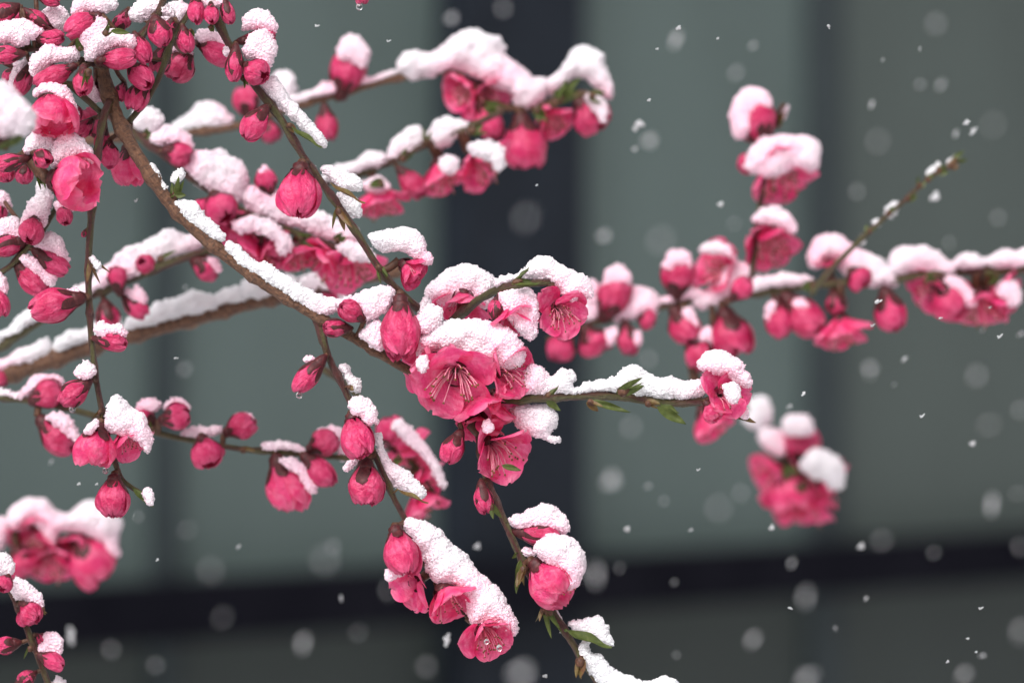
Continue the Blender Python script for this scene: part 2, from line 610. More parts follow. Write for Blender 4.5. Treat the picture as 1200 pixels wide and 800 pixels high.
def flower(br, base, axis, L, w, op, mode, seed, snow=0.0, cal=0.42, drop=0, dz=0.0, stam=None, bare_stalk=True, hi_res=True, roll=None, label=None, lo=0.05, hi=0.95, dark=False, thick=None):
    """mode 'cup': L long, w wide bud or half-open cup; mode 'open': w is the diameter"""
    rng = np.random.default_rng(seed)
    B = basis(axis, rng.uniform(0, 6.28) if roll is None else roll)
    tw = lambda v: v @ B.T + base
    fine = 1.0 if hi_res else 0.6
    nu, nv = int(13 * fine), int(15 * fine)
    geo, pts = [], []
    if mode == 'cup':
        az = rng.uniform(0, 6.28)
        n = 5
        for k in range(n):
            geo.append(petal_cup(L, w, op, az + 2 * math.pi * k / n, rng, nu, nv))
        if op < 0.3:                     # inner petals still furled inside
            for k in range(3):
                v, f, u = petal_cup(L * 0.97, w * 0.80, op * 0.5, az + 0.4 + 2 * math.pi * k / 3, rng, nu, nv, 0.3)
                geo.append((v, f, u))
    else:
        az = rng.uniform(0, 6.28) if roll is None else 0.0
        for k in range(5):
            geo.append(petal_open(w, op, az + 2 * math.pi * k / 5 + rng.uniform(-.1, .1), rng, nu + 4, nv + 3))
        L = 0.45 * w
    stub_g = stub(br, base, max(w * (0.07 if mode == 'open' else 0.10), 0.0006)) if bare_stalk else None
    is_bud = mode == 'cup' and op < 0.22
    if mode == 'cup':
        cparts = [(tw(v), f, u, 0) for v, f, u in calyx_geo(L, w, op, cal, rng)]
    else:
        cw = 0.30 * w
        cparts = [(tw(v), f, u, 0) for v, f, u in calyx_geo(0.26 * w, cw, 0.5, 0.8, rng)]
    if stub_g is not None:
        cparts.append((*stub_g, 1))
    if is_bud:
        V, F, U, _ = join([(tw(v), f, u) for v, f, u in geo])
        o = link('flower_bud', V, F, MAT_BUD, br.obj, base, U)
        allv = V
    else:
        o = place('blossom', None, br.obj, base)
        o.empty_display_size = 0.005
        pv = []
        for v, f, u in geo:
            W = tw(v)
            link('petal', W, f, MAT_PETAL if op >= 0.3 else MAT_BUD, o, None, u)
            pv.append(W)
        allv = np.vstack(pv)
    PETALS.append(allv[::2])
    if label:
        o['label'] = label
    V, F, U, FM = join(cparts)
    link('calyx', V, F, None, o, None, U, mats=[MAT_CALYX, MAT_SCALE], fmat=FM)
    ns = stam if stam is not None else (26 if mode == 'open' and op > 0.35 else (14 if mode == 'cup' and op >= 0.4 else 0))
    if ns:
        if mode == 'open':
            droop = B.T @ np.array([0, 0, -1.0])
            sg = stamens_geo(0.10 * w, 0.40 * w, math.radians(20 + 28 * op), ns, rng, 0.0072 * w * (1 if hi_res else 1.3), droop)
        else:
            sg = stamens_geo(0.25 * L, 0.62 * L, math.radians(20), ns, rng, 0.012 * w)
        V, F, U, FM = join([(tw(g[0]), g[1], g[2], g[3]) for g in sg])
        link('stamens', V, F, None, o, None, U, mats=[MAT_FILAMENT, MAT_ANTHER], fmat=FM)
    if drop:
        lowest = allv[np.argmin(allv[:, 2])]
        drop_on(o, lowest, drop * M(dz))
    if snow > 0:
        pp = project(allv)
        hpx = snow * (w / M(dz)) * 0.42
        poly = envelope_poly(pp, hpx, lo, hi, snow * (w / M(dz)) * 0.36, rng)
        c = allv.mean(axis=0)
        snow_clump(o, poly, c[1] - FOCUS, thick=thick or 0.42 * w / M(dz), fine=hi_res, seed=seed, name='snow_cap')
    return o

SEED = [1000]
def nseed():
    SEED[0] += 1
    return SEED[0]

def bud(br, bx, by, tx, ty, w, op=0.0, tilt=0, dz=None, seed=None, hr=None, **kw):
    """bud or half-open cup from its base pixel to its tip pixel, w pixels wide; tilt degrees towards the viewer"""
    i = int(np.argmin((br.px[:, 0] - bx) ** 2 + (br.px[:, 1] - by) ** 2))
    d = br.px[i, 2] + (dz or 0.0)
    a, b = P(bx, by, d), P(tx, ty, d)
    v = b - a
    L2 = np.linalg.norm(v)
    L = L2 / max(0.25, math.cos(math.radians(tilt)))
    ax = v / L2 * math.cos(math.radians(tilt)) + np.array([0, -1.0, 0]) * math.sin(math.radians(tilt))
    rv = np.random.default_rng(int(bx * 31 + by * 17 + tx * 7) % 100000 + 5)
    w = w * rv.uniform(0.90, 1.12)
    op = op + (rv.uniform(0, 0.12) if op < 0.12 else 0)
    kw['cal'] = kw.get('cal', 0.42) * rv.uniform(0.8, 1.2)
    if op < 0.15 and kw['cal'] < 0.55 and w < 30 and rv.random() < 0.3:
        kw['cal'] = rv.uniform(0.58, 0.8)
    return flower(br, a, ax, L, w * M(d), op, 'cup', seed or nseed(), dz=d, hi_res=(abs(d) < 0.05) if hr is None else hr, **kw)

def bloom(br, cx, cy, diam, ang, tilt, op=0.75, dz=None, seed=None, hr=None, depth=0.28, **kw):
    """open flower whose face is centred on (cx, cy); ang = where it faces in the picture (degrees, 90 up), tilt towards the viewer"""
    i = int(np.argmin((br.px[:, 0] - cx) ** 2 + (br.px[:, 1] - cy) ** 2))
    d = br.px[i, 2] + (dz or 0.0)
    a, t = math.radians(ang), math.radians(tilt)
    ax = np.array([math.cos(a) * math.cos(t), -math.sin(t), math.sin(a) * math.cos(t)])
    c = P(cx, cy, d)
    w = diam * M(d)
    base = c - ax * (depth + 0.22 * (1 - op)) * w
    return flower(br, base, ax, None, w, op, 'open', seed or nseed(), dz=d, hi_res=(abs(d) < 0.05) if hr is None else hr, **kw)

# ------------------------------------------------------------------ leaves
def leaf(br, bx, by, tx, ty, w, dz=0.0, red=False, fold=0.6, curl=0.25, face=0.5, name='leaf', stalk=True):
    i = int(np.argmin((br.px[:, 0] - bx) ** 2 + (br.px[:, 1] - by) ** 2))
    d = br.px[i, 2] + dz
    rng = np.random.default_rng(nseed())
    a, b = P(bx, by, d), P(tx, ty, d)
    z = b - a
    L = np.linalg.norm(z)
    z /= L
    out = np.array([0, -1.0, 0])
    x = np.cross(z, out)
    y = np.cross(x, z)
    th = (rng.random() - 0.5) * 1.4 + face
    x, y = math.cos(th) * x + math.sin(th) * y, -math.sin(th) * x + math.cos(th) * y
    nu, nv = 7, 11
    u, t = np.meshgrid(np.linspace(-1, 1, nu), np.linspace(0, 1, nv))
    hw = 0.5 * w * M(d) * np.sin(np.pi * t ** 0.85) ** 0.8 * (1 - 0.25 * t) + 0.02 * w * M(d)
    lift = np.abs(u) * hw * fold + L * curl * (t * (1 - t)) * -1.0 + 0.04 * L * np.sin(9 * t + 3 * u)* np.abs(u)
    V = a + (t * L)[..., None] * z + (u * hw)[..., None] * x + lift[..., None] * y
    V = V.reshape(-1, 3)
    F = grid_faces(nu, nv)
    parts = [(V, F, np.stack([u, t], -1).reshape(-1, 2))]
    if stalk and np.linalg.norm(br.W[nearest(br, a)] - a) < 0.005:
        parts.append(stub(br, a, 0.10 * w * M(d)))
    V, F, U, _ = join(parts)
    return link(name, V, F, MAT_LEAFRED if red else MAT_LEAF, br.obj, a, U)

def leaf_bud(br, bx, by, tx, ty, w, dz=0.0, n=3, red=False):
    """a tuft of narrow unfolding leaves with brown scales at its foot: one mesh"""
    i = int(np.argmin((br.px[:, 0] - bx) ** 2 + (br.px[:, 1] - by) ** 2))
    d = br.px[i, 2] + dz
    rng = np.random.default_rng(nseed())
    a, b = P(bx, by, d), P(tx, ty, d)
    parts = []
    z0 = b - a
    L0 = np.linalg.norm(z0)
    for k in range(n):
        dirn = z0 / L0 + rng.normal(0, 0.26, 3)
        dirn /= np.linalg.norm(dirn)
        L = L0 * rng.uniform(0.65, 1.05)
        B = basis(dirn, rng.uniform(0, 6.28))
        u, t = np.meshgrid(np.linspace(-1, 1, 5), np.linspace(0, 1, 9))
        hw = 0.5 * w * M(d) * rng.uniform(0.6, 1.0) * np.sin(np.pi * (0.08 + 0.92 * t) ** 0.8) ** 0.8
        V = np.stack([u * hw, np.abs(u) * hw * 0.7 + 0.12 * L * t * t, t * L], -1).reshape(-1, 3) @ B.T + a
        parts.append((V, grid_faces(5, 9), None, 0))
    v, f, u = lathe([(0.0001, 0), (0.42 * w * M(d), 0.06 * L0), (0.46 * w * M(d), 0.2 * L0), (0.30 * w * M(d), 0.36 * L0)], 8)
    parts.append((v @ basis(z0).T + a, f, u, 1))
    if np.linalg.norm(br.W[nearest(br, a)] - a) < 0.006:
        parts.append((*stub(br, a, 0.16 * w * M(d)), 1))
    V, F, U, FM = join(parts)
    return link('leaf_bud', V, F, None, br.obj, a, U, mats=[MAT_LEAFRED if red else MAT_LEAF, MAT_SCALE], fmat=FM)

# ------------------------------------------------------------------ snow
def poly_dist(pts, poly):
    """signed distance (positive inside) from pts (n,2) to a polygon"""
    poly = np.asarray(poly, float)
    a, b = poly, np.roll(poly, -1, axis=0)
    ab = b - a
    d2 = np.full(len(pts), 1e18)
    ins = np.zeros(len(pts), bool)
    for p, q, e in zip(a, b, ab):
        w = pts - p
        t = np.clip((w @ e) / (e @ e + 1e-12), 0, 1)
        d2 = np.minimum(d2, ((w - t[:, None] * e) ** 2).sum(1))
        c = (p[1] > pts[:, 1]) != (q[1] > pts[:, 1])
        if c.any():
            xi = p[0] + (pts[:, 1] - p[1]) * e[0] / (e[1] if abs(e[1]) > 1e-9 else 1e-9)
            ins ^= c & (pts[:, 0] < xi)
    d = np.sqrt(d2)
    return np.where(ins, d, -d)

def smooth_poly(poly, step=4.0):
    p = np.asarray(poly, float)
    q = np.vstack([p[-2:], p, p[:2]])
    out = []
    for i in range(2, len(q) - 2):
        p0, p1, p2, p3 = q[i - 1], q[i], q[i + 1], q[i + 2]
        n = max(1, int(np.linalg.norm(p2 - p1) / step))
        for k in range(n):
            t = k / n
            out.append(0.5 * (2 * p1 + (p2 - p0) * t + (2 * p0 - 5 * p1 + 4 * p2 - p3) * t * t + (3 * p1 - p0 - 3 * p2 + p3) * t ** 3))
    return np.array(out)

SNOW_STATS = [0, 0]
CLUMPS, PETALS = [], []
def snow_clump(parent, poly, dz, thick=14, fine=True, seed=0, name='snow_clump', grain=1.0, ymid=None):
    """a lump of snow: its outline (photo pixels, at distance dz) filled out to a rounded body of real thickness"""
    rng = np.random.default_rng(seed + 7)
    step = 1.5 if fine else 2.6
    sp = smooth_poly(poly)
    lo, hi = sp.min(0) - 3 * step, sp.max(0) + 3 * step
    nx, ny = int((hi[0] - lo[0]) / step) + 2, int((hi[1] - lo[1]) / step) + 2
    X, Y = np.meshgrid(lo[0] + np.arange(nx) * step, lo[1] + np.arange(ny) * step)
    d = poly_dist(np.stack([X.ravel(), Y.ravel()], -1), sp).reshape(ny, nx)
    sx = rng.uniform(0, 500)
    rag = np.array([pnoise.noise((x / 9.0 + sx, y / 9.0, 3.1)) * 2.4 + pnoise.noise((x / 3.6 + sx, y / 3.6, 8.7)) * 2.0 for x, y in zip(X.ravel(), Y.ravel())]).reshape(ny, nx)
    dmx = max(1.0, d.max())
    d = d + rag * min(1.0, dmx / 9.0)
    inside = d > 0
    # keep only vertices that belong to a full cell
    cell = inside[:-1, :-1] & inside[1:, :-1] & inside[:-1, 1:] & inside[1:, 1:]
    used = np.zeros_like(inside)
    used[:-1, :-1] |= cell; used[1:, :-1] |= cell; used[:-1, 1:] |= cell; used[1:, 1:] |= cell
    if not cell.any():
        return None
    idx = -np.ones((ny, nx), int)
    n = int(used.sum())
    idx[used] = np.arange(n)
    dd = d[used]
    Rc = thick
    g = np.where(dd < Rc, np.sqrt(np.clip(2 * dd * Rc - dd * dd, 0, None)), Rc)
    px, py = X[used], Y[used]
    # low lumps front and back
    ph = rng.uniform(0, 6.28, 6)
    lum = 1 + 0.09 * np.sin(px / 9 + ph[0]) * np.sin(py / 7 + ph[1]) + 0.05 * np.sin(px / 4.3 + py / 5 + ph[2])
    m = M(dz)
    gf, gb = g * lum * m, g * (2 - lum) * m
    D = FOCUS + dz
    def pos(off):
        y = D + off
        return np.stack([(px - 600) / FPX * D, y, CAMZ - (py - 400) / FPX * D], -1)
    V = np.vstack([pos(-gf), pos(gb)])
    F = []
    jj, ii = np.nonzero(cell)
    a, b, c, e = idx[jj, ii], idx[jj, ii + 1], idx[jj + 1, ii + 1], idx[jj + 1, ii]
    F = np.vstack([np.stack([a, e, c, b], -1), np.stack([a, b, c, e], -1) + n])
    # rim
    pad = np.pad(cell, 1)
    rim = []
    for j, i in zip(jj, ii):
        if not pad[j, i + 1]: rim.append((idx[j, i], idx[j, i + 1]))
        if not pad[j + 2, i + 1]: rim.append((idx[j + 1, i + 1], idx[j + 1, i]))
        if not pad[j + 1, i]: rim.append((idx[j + 1, i], idx[j, i]))
        if not pad[j + 1, i + 2]: rim.append((idx[j, i + 1], idx[j + 1, i + 1]))
    R = [(p, q, q + n, p + n) for p, q in rim]
    faces = F.tolist() + R
    me = bpy.data.meshes.new('tmp')
    me.from_pydata(V.tolist(), [], faces)
    ob = bpy.data.objects.new('tmp', me)
    COL.objects.link(ob)
    rm = ob.modifiers.new('r', 'REMESH')
    rm.mode = 'VOXEL'
    rm.voxel_size = m * (1.05 if fine else 2.4)
    sm = ob.modifiers.new('s', 'SMOOTH')
    sm.iterations = 3
    sm.factor = 0.5
    for tex, st in ((TEX_LUMP, 0.0008 if fine else 0.0012), (TEX_GRAIN, 0.0008 * grain if fine else 0.0007 * grain)):
        dp = ob.modifiers.new('d', 'DISPLACE')
        dp.texture = tex
        dp.texture_coords = 'GLOBAL'
        dp.strength = st
        dp.mid_level = 0.45
    dg = bpy.context.evaluated_depsgraph_get()
    ev = ob.evaluated_get(dg)
    out = bpy.data.meshes.new_from_object(ev)
    bpy.data.objects.remove(ob)
    bpy.data.meshes.remove(me)
    nvt = len(out.vertices)
    if nvt == 0:
        return None
    co = np.empty(nvt * 3)
    out.vertices.foreach_get('co', co)
    co = co.reshape(-1, 3)
    # loose ice crystals frozen on to the surface
    no = np.empty(nvt * 3)
    out.vertices.foreach_get('normal', no)
    no = no.reshape(-1, 3)
    vs = m * (1.05 if fine else 2.4)
    ncr = int(nvt * vs * vs / (0.00095 ** 2 if fine else 0.0011 ** 2))
    pick = rng.integers(0, nvt, ncr)
    rad = (rng.uniform(0.00014, 0.00032, ncr) if fine else rng.uniform(0.0003, 0.0007, ncr))
    oct_v = np.array([(1, 0, 0), (-1, 0, 0), (0, 1, 0), (0, -1, 0), (0, 0, 1), (0, 0, -1)], float)
    oct_f = np.array([(0, 2, 4), (2, 1, 4), (1, 3, 4), (3, 0, 4), (2, 0, 5), (1, 2, 5), (3, 1, 5), (0, 3, 5)])
    q = rng.normal(size=(ncr, 4)); q /= np.linalg.norm(q, axis=1, keepdims=True)
    a_, b_, c_, d_ = q.T
    RM = np.stack([1 - 2 * (c_ * c_ + d_ * d_), 2 * (b_ * c_ - a_ * d_), 2 * (b_ * d_ + a_ * c_), 2 * (b_ * c_ + a_ * d_), 1 - 2 * (b_ * b_ + d_ * d_), 2 * (c_ * d_ - a_ * b_), 2 * (b_ * d_ - a_ * c_), 2 * (c_ * d_ + a_ * b_), 1 - 2 * (b_ * b_ + c_ * c_)], -1).reshape(-1, 3, 3)
    ext = rng.uniform(0.6, 1.4, (ncr, 1, 3))
    cv = np.einsum('nij,nkj->nki', RM, oct_v[None] * ext) * rad[:, None, None] + (co[pick] + no[pick] * (rad * 0.15)[:, None])[:, None, :]
    base_f = [tuple(p.vertices) for p in out.polygons]
    cf = (oct_f[None] + (nvt + 6 * np.arange(ncr))[:, None, None]).reshape(-1, 3)
    co = np.vstack([co, cv.reshape(-1, 3)])
    og = co.mean(0)
    nb = len(base_f)
    bpy.data.meshes.remove(out)
    out = bpy.data.meshes.new(name)
    out.from_pydata((co - og).tolist(), [], base_f + cf.tolist())
    out.materials.clear()
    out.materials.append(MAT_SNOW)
    out.materials.append(MAT_ICE)
    out.polygons.foreach_set('material_index', np.array([0] * nb + [1] * (len(out.polygons) - nb), np.int32))
    out.polygons.foreach_set('use_smooth', [True] * nb + [False] * (len(out.polygons) - nb))
    out.name = name
    out.update()
    SNOW_STATS[0] += 1
    SNOW_STATS[1] += len(out.polygons)
    so = place(name, out, parent, og)
    CLUMPS.append((so, og))
    return so

def snow(br, poly, thick=14, dz=0.0, grain=1.0, fine=None):
    c = np.mean(np.asarray(poly, float), axis=0)
    i = int(np.argmin((br.px[:, 0] - c[0]) ** 2 + (br.px[:, 1] - c[1]) ** 2))
    d = br.px[i, 2] + dz
    return snow_clump(br.obj, poly, d, thick, (abs(d) < 0.05) if fine is None else fine, nseed(), 'snow_clump', grain)

def snow_strip(br, x0, x1, h, thick=None, sink=0.6, var=0.5):
    """snow lying along the top of a branch between two x pixels"""
    rng = np.random.default_rng(nseed())
    sel = br.px[(br.px[:, 0] >= min(x0, x1)) & (br.px[:, 0] <= max(x0, x1))]
    rr = br.rad[(br.px[:, 0] >= min(x0, x1)) & (br.px[:, 0] <= max(x0, x1))]
    if len(sel) < 3:
        return
    n = len(sel)
    k = np.linspace(-1, 1, n)
    env = np.clip((1 - k ** 6), 0, 1) ** 0.6
    ph = rng.uniform(0, 6.28, 3)
    hv = h * (1 - var / 2 + var / 2 * (np.sin(np.arange(n) * 0.35 + ph[0]) * 0.6 + np.sin(np.arange(n) * 0.81 + ph[1]) * 0.4))
    top = sel[:, 1] - rr * 0.6 - hv * env
    bot = sel[:, 1] - rr * (1 - sink) + 1.5 * np.sin(np.arange(n) * 0.6 + ph[2])
    poly = [(x, y) for x, y in zip(sel[:, 0], top)] + [(x, y) for x, y in zip(sel[::-1, 0], bot[::-1])]
    poly = poly[::2] if len(poly) > 40 else poly
    dz = float(sel[:, 2].mean())
    return snow_clump(br.obj, poly, dz, thick or max(6, h * 0.7), abs(dz) < 0.05, nseed(), 'snow_clump')

# ------------------------------------------------------------------ ground and the building behind
def ground():
    m, nt, out = new_mat('snowy_paving')
    tc = nd(nt, 'ShaderNodeTexCoord')
    f = noise(nt, tc.outputs['Object'], 0.8, 5, 0.6)
    pr = nd(nt, 'ShaderNodeBsdfPrincipled', Roughness=0.7)
    nt.links.new(ramp(nt, f, [(0.40, (0.30, 0.30, 0.30)), (0.60, (0.75, 0.75, 0.77))]), pr.inputs['Base Color'])
    nt.links.new(bump(nt, f, 0.4, 0.02), pr.inputs['Normal'])
    nt.links.new(pr.outputs[0], out.inputs['Surface'])
    S = 240
    o = link('ground', [(-S, -S, 0), (S, -S, 0), (S, S, 0), (-S, S, 0)], [(0, 1, 2, 3)], m, None, (0, 0, 0), smooth=False)
    tag(o, 'wet paving with patches of melting snow', None, None, 'structure')
ground()

YF, YAW = 7.0, math.radians(46)
def facade_s(px):
    a = (px - 600) / FPX
    return YF * a / (math.cos(YAW) - a * math.sin(YAW))

def glass_material(name, col, rough):
    m, nt, out = new_mat(name)
    tc = nd(nt, 'ShaderNodeTexCoord')
    f = noise(nt, mapping(nt, tc.outputs['Object'], (1.0, 1.0, 0.35)), 2.2, 4, 0.6)
    pr = nd(nt, 'ShaderNodeBsdfPrincipled', Roughness=rough)
    pr.inputs['Specular IOR Level'].default_value = 0.45
    dk = tuple(c * 0.76 for c in col)
    nt.links.new(ramp(nt, f, [(0.3, dk), (0.7, col)]), pr.inputs['Base Color'])
    nt.links.new(bump(nt, f, 0.15, 0.01), pr.inputs['Normal'])
    nt.links.new(pr.outputs[0], out.inputs['Surface'])
    return m

MAT_PANEL = glass_material('frosted_grey_green_panel', (0.088, 0.119, 0.114), 0.55)
MAT_PANEL_DIM = glass_material('darker_grey_panel', (0.062, 0.079, 0.074), 0.55)  # darker tone of the panel colour, for panels right of the narrow mullion
MAT_PANEL_LOW = glass_material('dark_lower_panel', (0.027, 0.036, 0.034), 0.6)
MAT_METAL = simple_material('dark_painted_metal', [(0.3, (0.008, 0.0105, 0.016)), (0.7, (0.014, 0.0185, 0.027))], 6, 0.6, bmp=None, spec=0.15)
MAT_METAL2 = simple_material('black_painted_rail', [(0.3, (0.006, 0.006, 0.009)), (0.7, (0.010, 0.010, 0.014))], 6, 0.9, bmp=None, spec=0.0)
MAT_SEAM = simple_material('grey_mullion', [(0.3, (0.027, 0.035, 0.039)), (0.7, (0.035, 0.045, 0.049))], 6, 0.6, bmp=None, spec=0.2)

def box(s0, s1, n0, n1, z0, z1, bev=0.004):
    """bevelled box in facade coordinates: s along it, n out of it towards the viewer, z up"""
    import bmesh
    bm = bmesh.new()
    bmesh.ops.create_cube(bm, size=1.0)
    for v in bm.verts:
        v.co = Vector(((v.co.x + .5) * (s1 - s0) + s0, (v.co.y + .5) * (n1 - n0) + n0, (v.co.z + .5) * (z1 - z0) + z0))
    bmesh.ops.bevel(bm, geom=list(bm.edges), offset=bev, segments=2, affect='EDGES', profile=0.6)
    bm.verts.ensure_lookup_table()
    c, s = math.cos(YAW), math.sin(YAW)
    V = np.array([(v.co.x * c + v.co.y * s, YF + v.co.x * s - v.co.y * c, v.co.z) for v in bm.verts])
    F = [tuple(v.index for v in f.verts) for f in bm.faces]
    bm.free()
    return V, F

def facade():
    root = bpy.data.objects.new('panel_wall', None)
    COL.objects.link(root)
    root.location = (0, YF, 0)
    ORIGIN[root.name] = np.array([0, YF, 0.0])
    tag(root, 'grey green panelled wall with dark posts and a black rail, out of focus behind the branches', 'wall')
    zr = CAMZ - 284 / FPX * YF                      # middle of the black rail
    r0, r1 = zr - 0.050, zr + 0.050
    top = 3.4
    p0, p1 = facade_s(520), facade_s(664)           # the wide post
    m0, m1 = facade_s(949), facade_s(984)
    l0, l1 = facade_s(190), facade_s(222)
    period = facade_s(966) - facade_s(206)
    uprights = []
    for k in range(-3, 4):
        sh = 0.45 if k > 0 else 0.0
        uprights.append((p0 + k * period + sh, p1 + k * period + sh, 'post'))
        if k < 3:
            uprights.append((m0 + k * period + sh, (m1 if k >= 0 else 0.5 * (m0 + m1)) + k * period + sh, 'mullion'))
    uprights.sort()
    for s0, s1, kind in uprights:
        n1 = 0.05 if kind == 'post' else 0.012
        V, F = box(s0, s1, -0.06, n1, 0.02, top)
        link(kind, V, F, MAT_METAL if kind == 'post' else MAT_SEAM, root, None, smooth=False)
    for (a0, a1, _), (b0, b1, _) in zip(uprights[:-1], uprights[1:]):
        for z0, z1, mat in ((0.10, zr - 0.002, MAT_PANEL_LOW), (zr + 0.002, top - 0.10, MAT_PANEL)):
            V, F = box(a1 + 0.002, b0 - 0.002, -0.05, -0.012, z0, z1)
            link('panel', V, F, MAT_PANEL_DIM if mat is MAT_PANEL and a0 > 0.55 else mat, root, None, smooth=False)
    s0, s1 = uprights[0][0] - 0.05, uprights[-1][1] + 0.05
    V, F = box(s0, s1, 0.055, 0.115, r0, r1)
    link('rail', V, F, MAT_METAL2, root, None, smooth=False)
    V, F = box(s0, s1, -0.30, -0.063, 0.02, top)
    link('backing', V, F, MAT_METAL2, root, None, smooth=False)
    V, F = box(s0, s1, -0.31, 0.07, top + 0.003, top + 0.25)
    link('coping', V, F, MAT_METAL, root, None, smooth=False)
    V, F = box(s0, s1, -0.07, 0.048, 0.0, 0.018, 0.002)
    link('base_plate', V, F, MAT_METAL, root, None, smooth=False)
facade()

# ------------------------------------------------------------------ branches, sharp ones first
# --- the thick brown bough
A = make_branch('peach_branch', 'thick bare brown branch slanting from upper left down to the large open blossom', [(92, -140, .03), (104, -40, .02), (112, 45, .012), (124, 98, .008), (143, 150, .004), (175, 203, 0), (206, 246), (255, 292), (318, 338), (372, 371), (420, 399), (474, 431), (528, 462)], 9.5, 5, MAT_BARK, seed=1)
snow(A, [(203, 240), (212, 233), (230, 238), (245, 255), (258, 268), (266, 281), (258, 284), (245, 279), (230, 266), (212, 251)], 9)
snow(A, [(262, 289), (270, 281), (283, 290), (298, 305), (312, 307), (325, 318), (340, 324), (355, 334), (375, 344), (395, 350), (412, 345), (402, 361), (385, 369), (372, 367), (350, 356), (330, 343), (300, 323), (280, 311)], 10)
snow(A, [(176, 190), (184, 196), (190, 211), (197, 223), (190, 224), (180, 206)], 5)
snow(A, [(421, 394), (428, 382), (440, 375), (450, 381), (452, 398), (447, 412), (434, 404)], 10, -.004)
snow(A, [(402, 368), (408, 352), (420, 342), (438, 337), (455, 335), (463, 342), (459, 356), (445, 370), (432, 377), (418, 376)], 12, -.004)
leaf_bud(A, 203, 236, 214, 199, 9, 0, 3)
leaf(A, 205, 228, 218, 229, 8, -.002)
snow(A, [(201, 212), (205, 200), (215, 197), (217, 206), (209, 216)], 5)
bud(A, 427, 375, 399, 357, 24, .12, 25, -.006)
bud(A, 412, 384, 380, 384, 20, .1, 15, -.004)

# --- right twig that ends in a single blossom
D = make_branch('peach_branch', 'straight green twig under a ridge of snow, with one blossom at its right tip', [(528, 462, .01), (560, 467, .004), (600, 468), (640, 466), (700, 463), (745, 467), (785, 472), (827, 471)], 5.2, 4.2, MAT_GREENTWIG, seed=2)
snow(D, [(606, 463), (608, 448), (613, 434), (622, 426), (636, 430), (645, 443), (649, 440), (660, 431), (675, 440), (674, 453), (690, 448), (706, 445), (722, 441), (730, 431), (748, 427), (760, 437), (775, 443), (786, 441), (800, 446), (815, 442), (828, 446), (825, 463), (810, 468), (780, 468), (750, 464), (725, 460), (690, 461), (650, 463), (620, 464)], 14, .001)
snow(D, [(598, 478), (612, 474), (626, 473), (641, 475), (653, 484), (652, 496), (646, 509), (655, 511), (657, 518), (645, 519), (630, 512), (615, 508), (602, 494)], 14, .004)
leaf_bud(D, 724, 462, 758, 441, 14, -.006, 3)
leaf_bud(D, 640, 465, 656, 452, 8, -.007, 2)
leaf(D, 640, 470, 657, 481, 9, -.005)
leaf(D, 688, 468, 739, 483, 9, -.006)
leaf_bud(D, 688, 470, 712, 478, 9, -.006, 2, True)
leaf_bud(D, 757, 471, 772, 483, 9, -.005, 2, True)
leaf(D, 770, 476, 804, 497, 13, -.006, face=.3)
leaf(D, 775, 474, 796, 484, 9, -.003)
leaf(D, 856, 483, 886, 495, 9, .001, True)
snow(D, [(860, 484), (868, 473), (876, 478), (879, 488), (876, 492)], 5)
bloom(D, 853, 461, 70, 12, 62, .62, -.004, 12, stam=14)
bud(D, 826, 470, 842, 492, 26, .3, 15, -.004, cal=.3, stam=0)
snow(D, [(819, 431), (823, 415), (836, 410), (851, 412), (865, 419), (873, 432), (882, 447), (876, 456), (866, 450), (852, 442), (836, 439)], 16, -.002)
snow(D, [(848, 452), (858, 447), (868, 453), (867, 466), (858, 472), (850, 464)], 7, -.009)

# --- upper right short twig with the snowy blossom at its tip
F_ = make_branch('peach_branch', 'short twig with green leaflets above the large open blossom, snowy blossom at its tip', [(520, 385, .02), (552, 358, .012), (578, 342, .004), (600, 336), (625, 332), (645, 331)], 5.5, 4.2, MAT_GREENTWIG, seed=3)
bloom(F_, 660, 367, 70, -38, 55, .74, 0, 21, stam=22)
snow(F_, [(578, 327), (590, 323), (604, 322), (618, 309), (630, 300), (645, 302), (660, 311), (672, 318), (684, 321), (693, 334), (695, 346), (684, 351), (672, 356), (660, 347), (650, 338), (638, 330), (615, 326), (598, 333), (582, 339)], 15, .003)
leaf_bud(F_, 600, 332, 634, 321, 9, -.008, 4)
leaf(F_, 606, 329, 620, 313, 8, -.008)
bud(F_, 585, 345, 580, 374, 18, 0, 20, -.004, cal=.9)
bloom(F_, 603, 378, 74, -70, 20, .5, -.003, 23, stam=8)
snow(F_, [(584, 345), (600, 339), (620, 337), (630, 350), (631, 372), (629, 392), (619, 399), (606, 386), (594, 372), (586, 358)], 12, -.003)
bloom(F_, 541, 362, 80, -95, 30, .55, .004, 24, stam=8)
snow(F_, [(497, 346), (503, 333), (515, 322), (531, 312), (550, 309), (568, 317), (579, 325), (579, 345), (573, 360), (562, 362), (554, 356), (540, 356), (520, 362), (508, 356)], 20, .012)

# --- the cluster round the large open blossom sits on the bough A
bloom(A, 532, 444, 102, -97, 62, .84, -.012, 31, stam=26, roll=.35)
bloom(A, 493, 430, 96, 190, 30, .58, -.002, 32, stam=0)
bloom(A, 560, 506, 74, -95, 16, .55, .004, 37, stam=0)
bloom(A, 592, 472, 66, -38, 18, .55, -.001, 36, stam=0)
bloom(A, 602, 434, 78, 2, 36, .58, -.006, 33, stam=18)
bloom(A, 566, 482, 92, -80, 12, .62, -.002, 34, stam=0)
snow(A, [(481, 391), (494, 392), (508, 383), (528, 375), (555, 373), (580, 378), (600, 387), (612, 400), (616, 415), (610, 428), (596, 432), (580, 432), (562, 430), (546, 420), (530, 411), (512, 411), (500, 413), (490, 416), (481, 405)], 20, -.004)
snow(A, [(484, 385), (491, 366), (504, 357), (519, 364), (518, 379), (504, 391), (490, 390)], 12, -.006)
snow(A, [(487, 424), (496, 415), (502, 424), (498, 436), (489, 434)], 6, -.018)
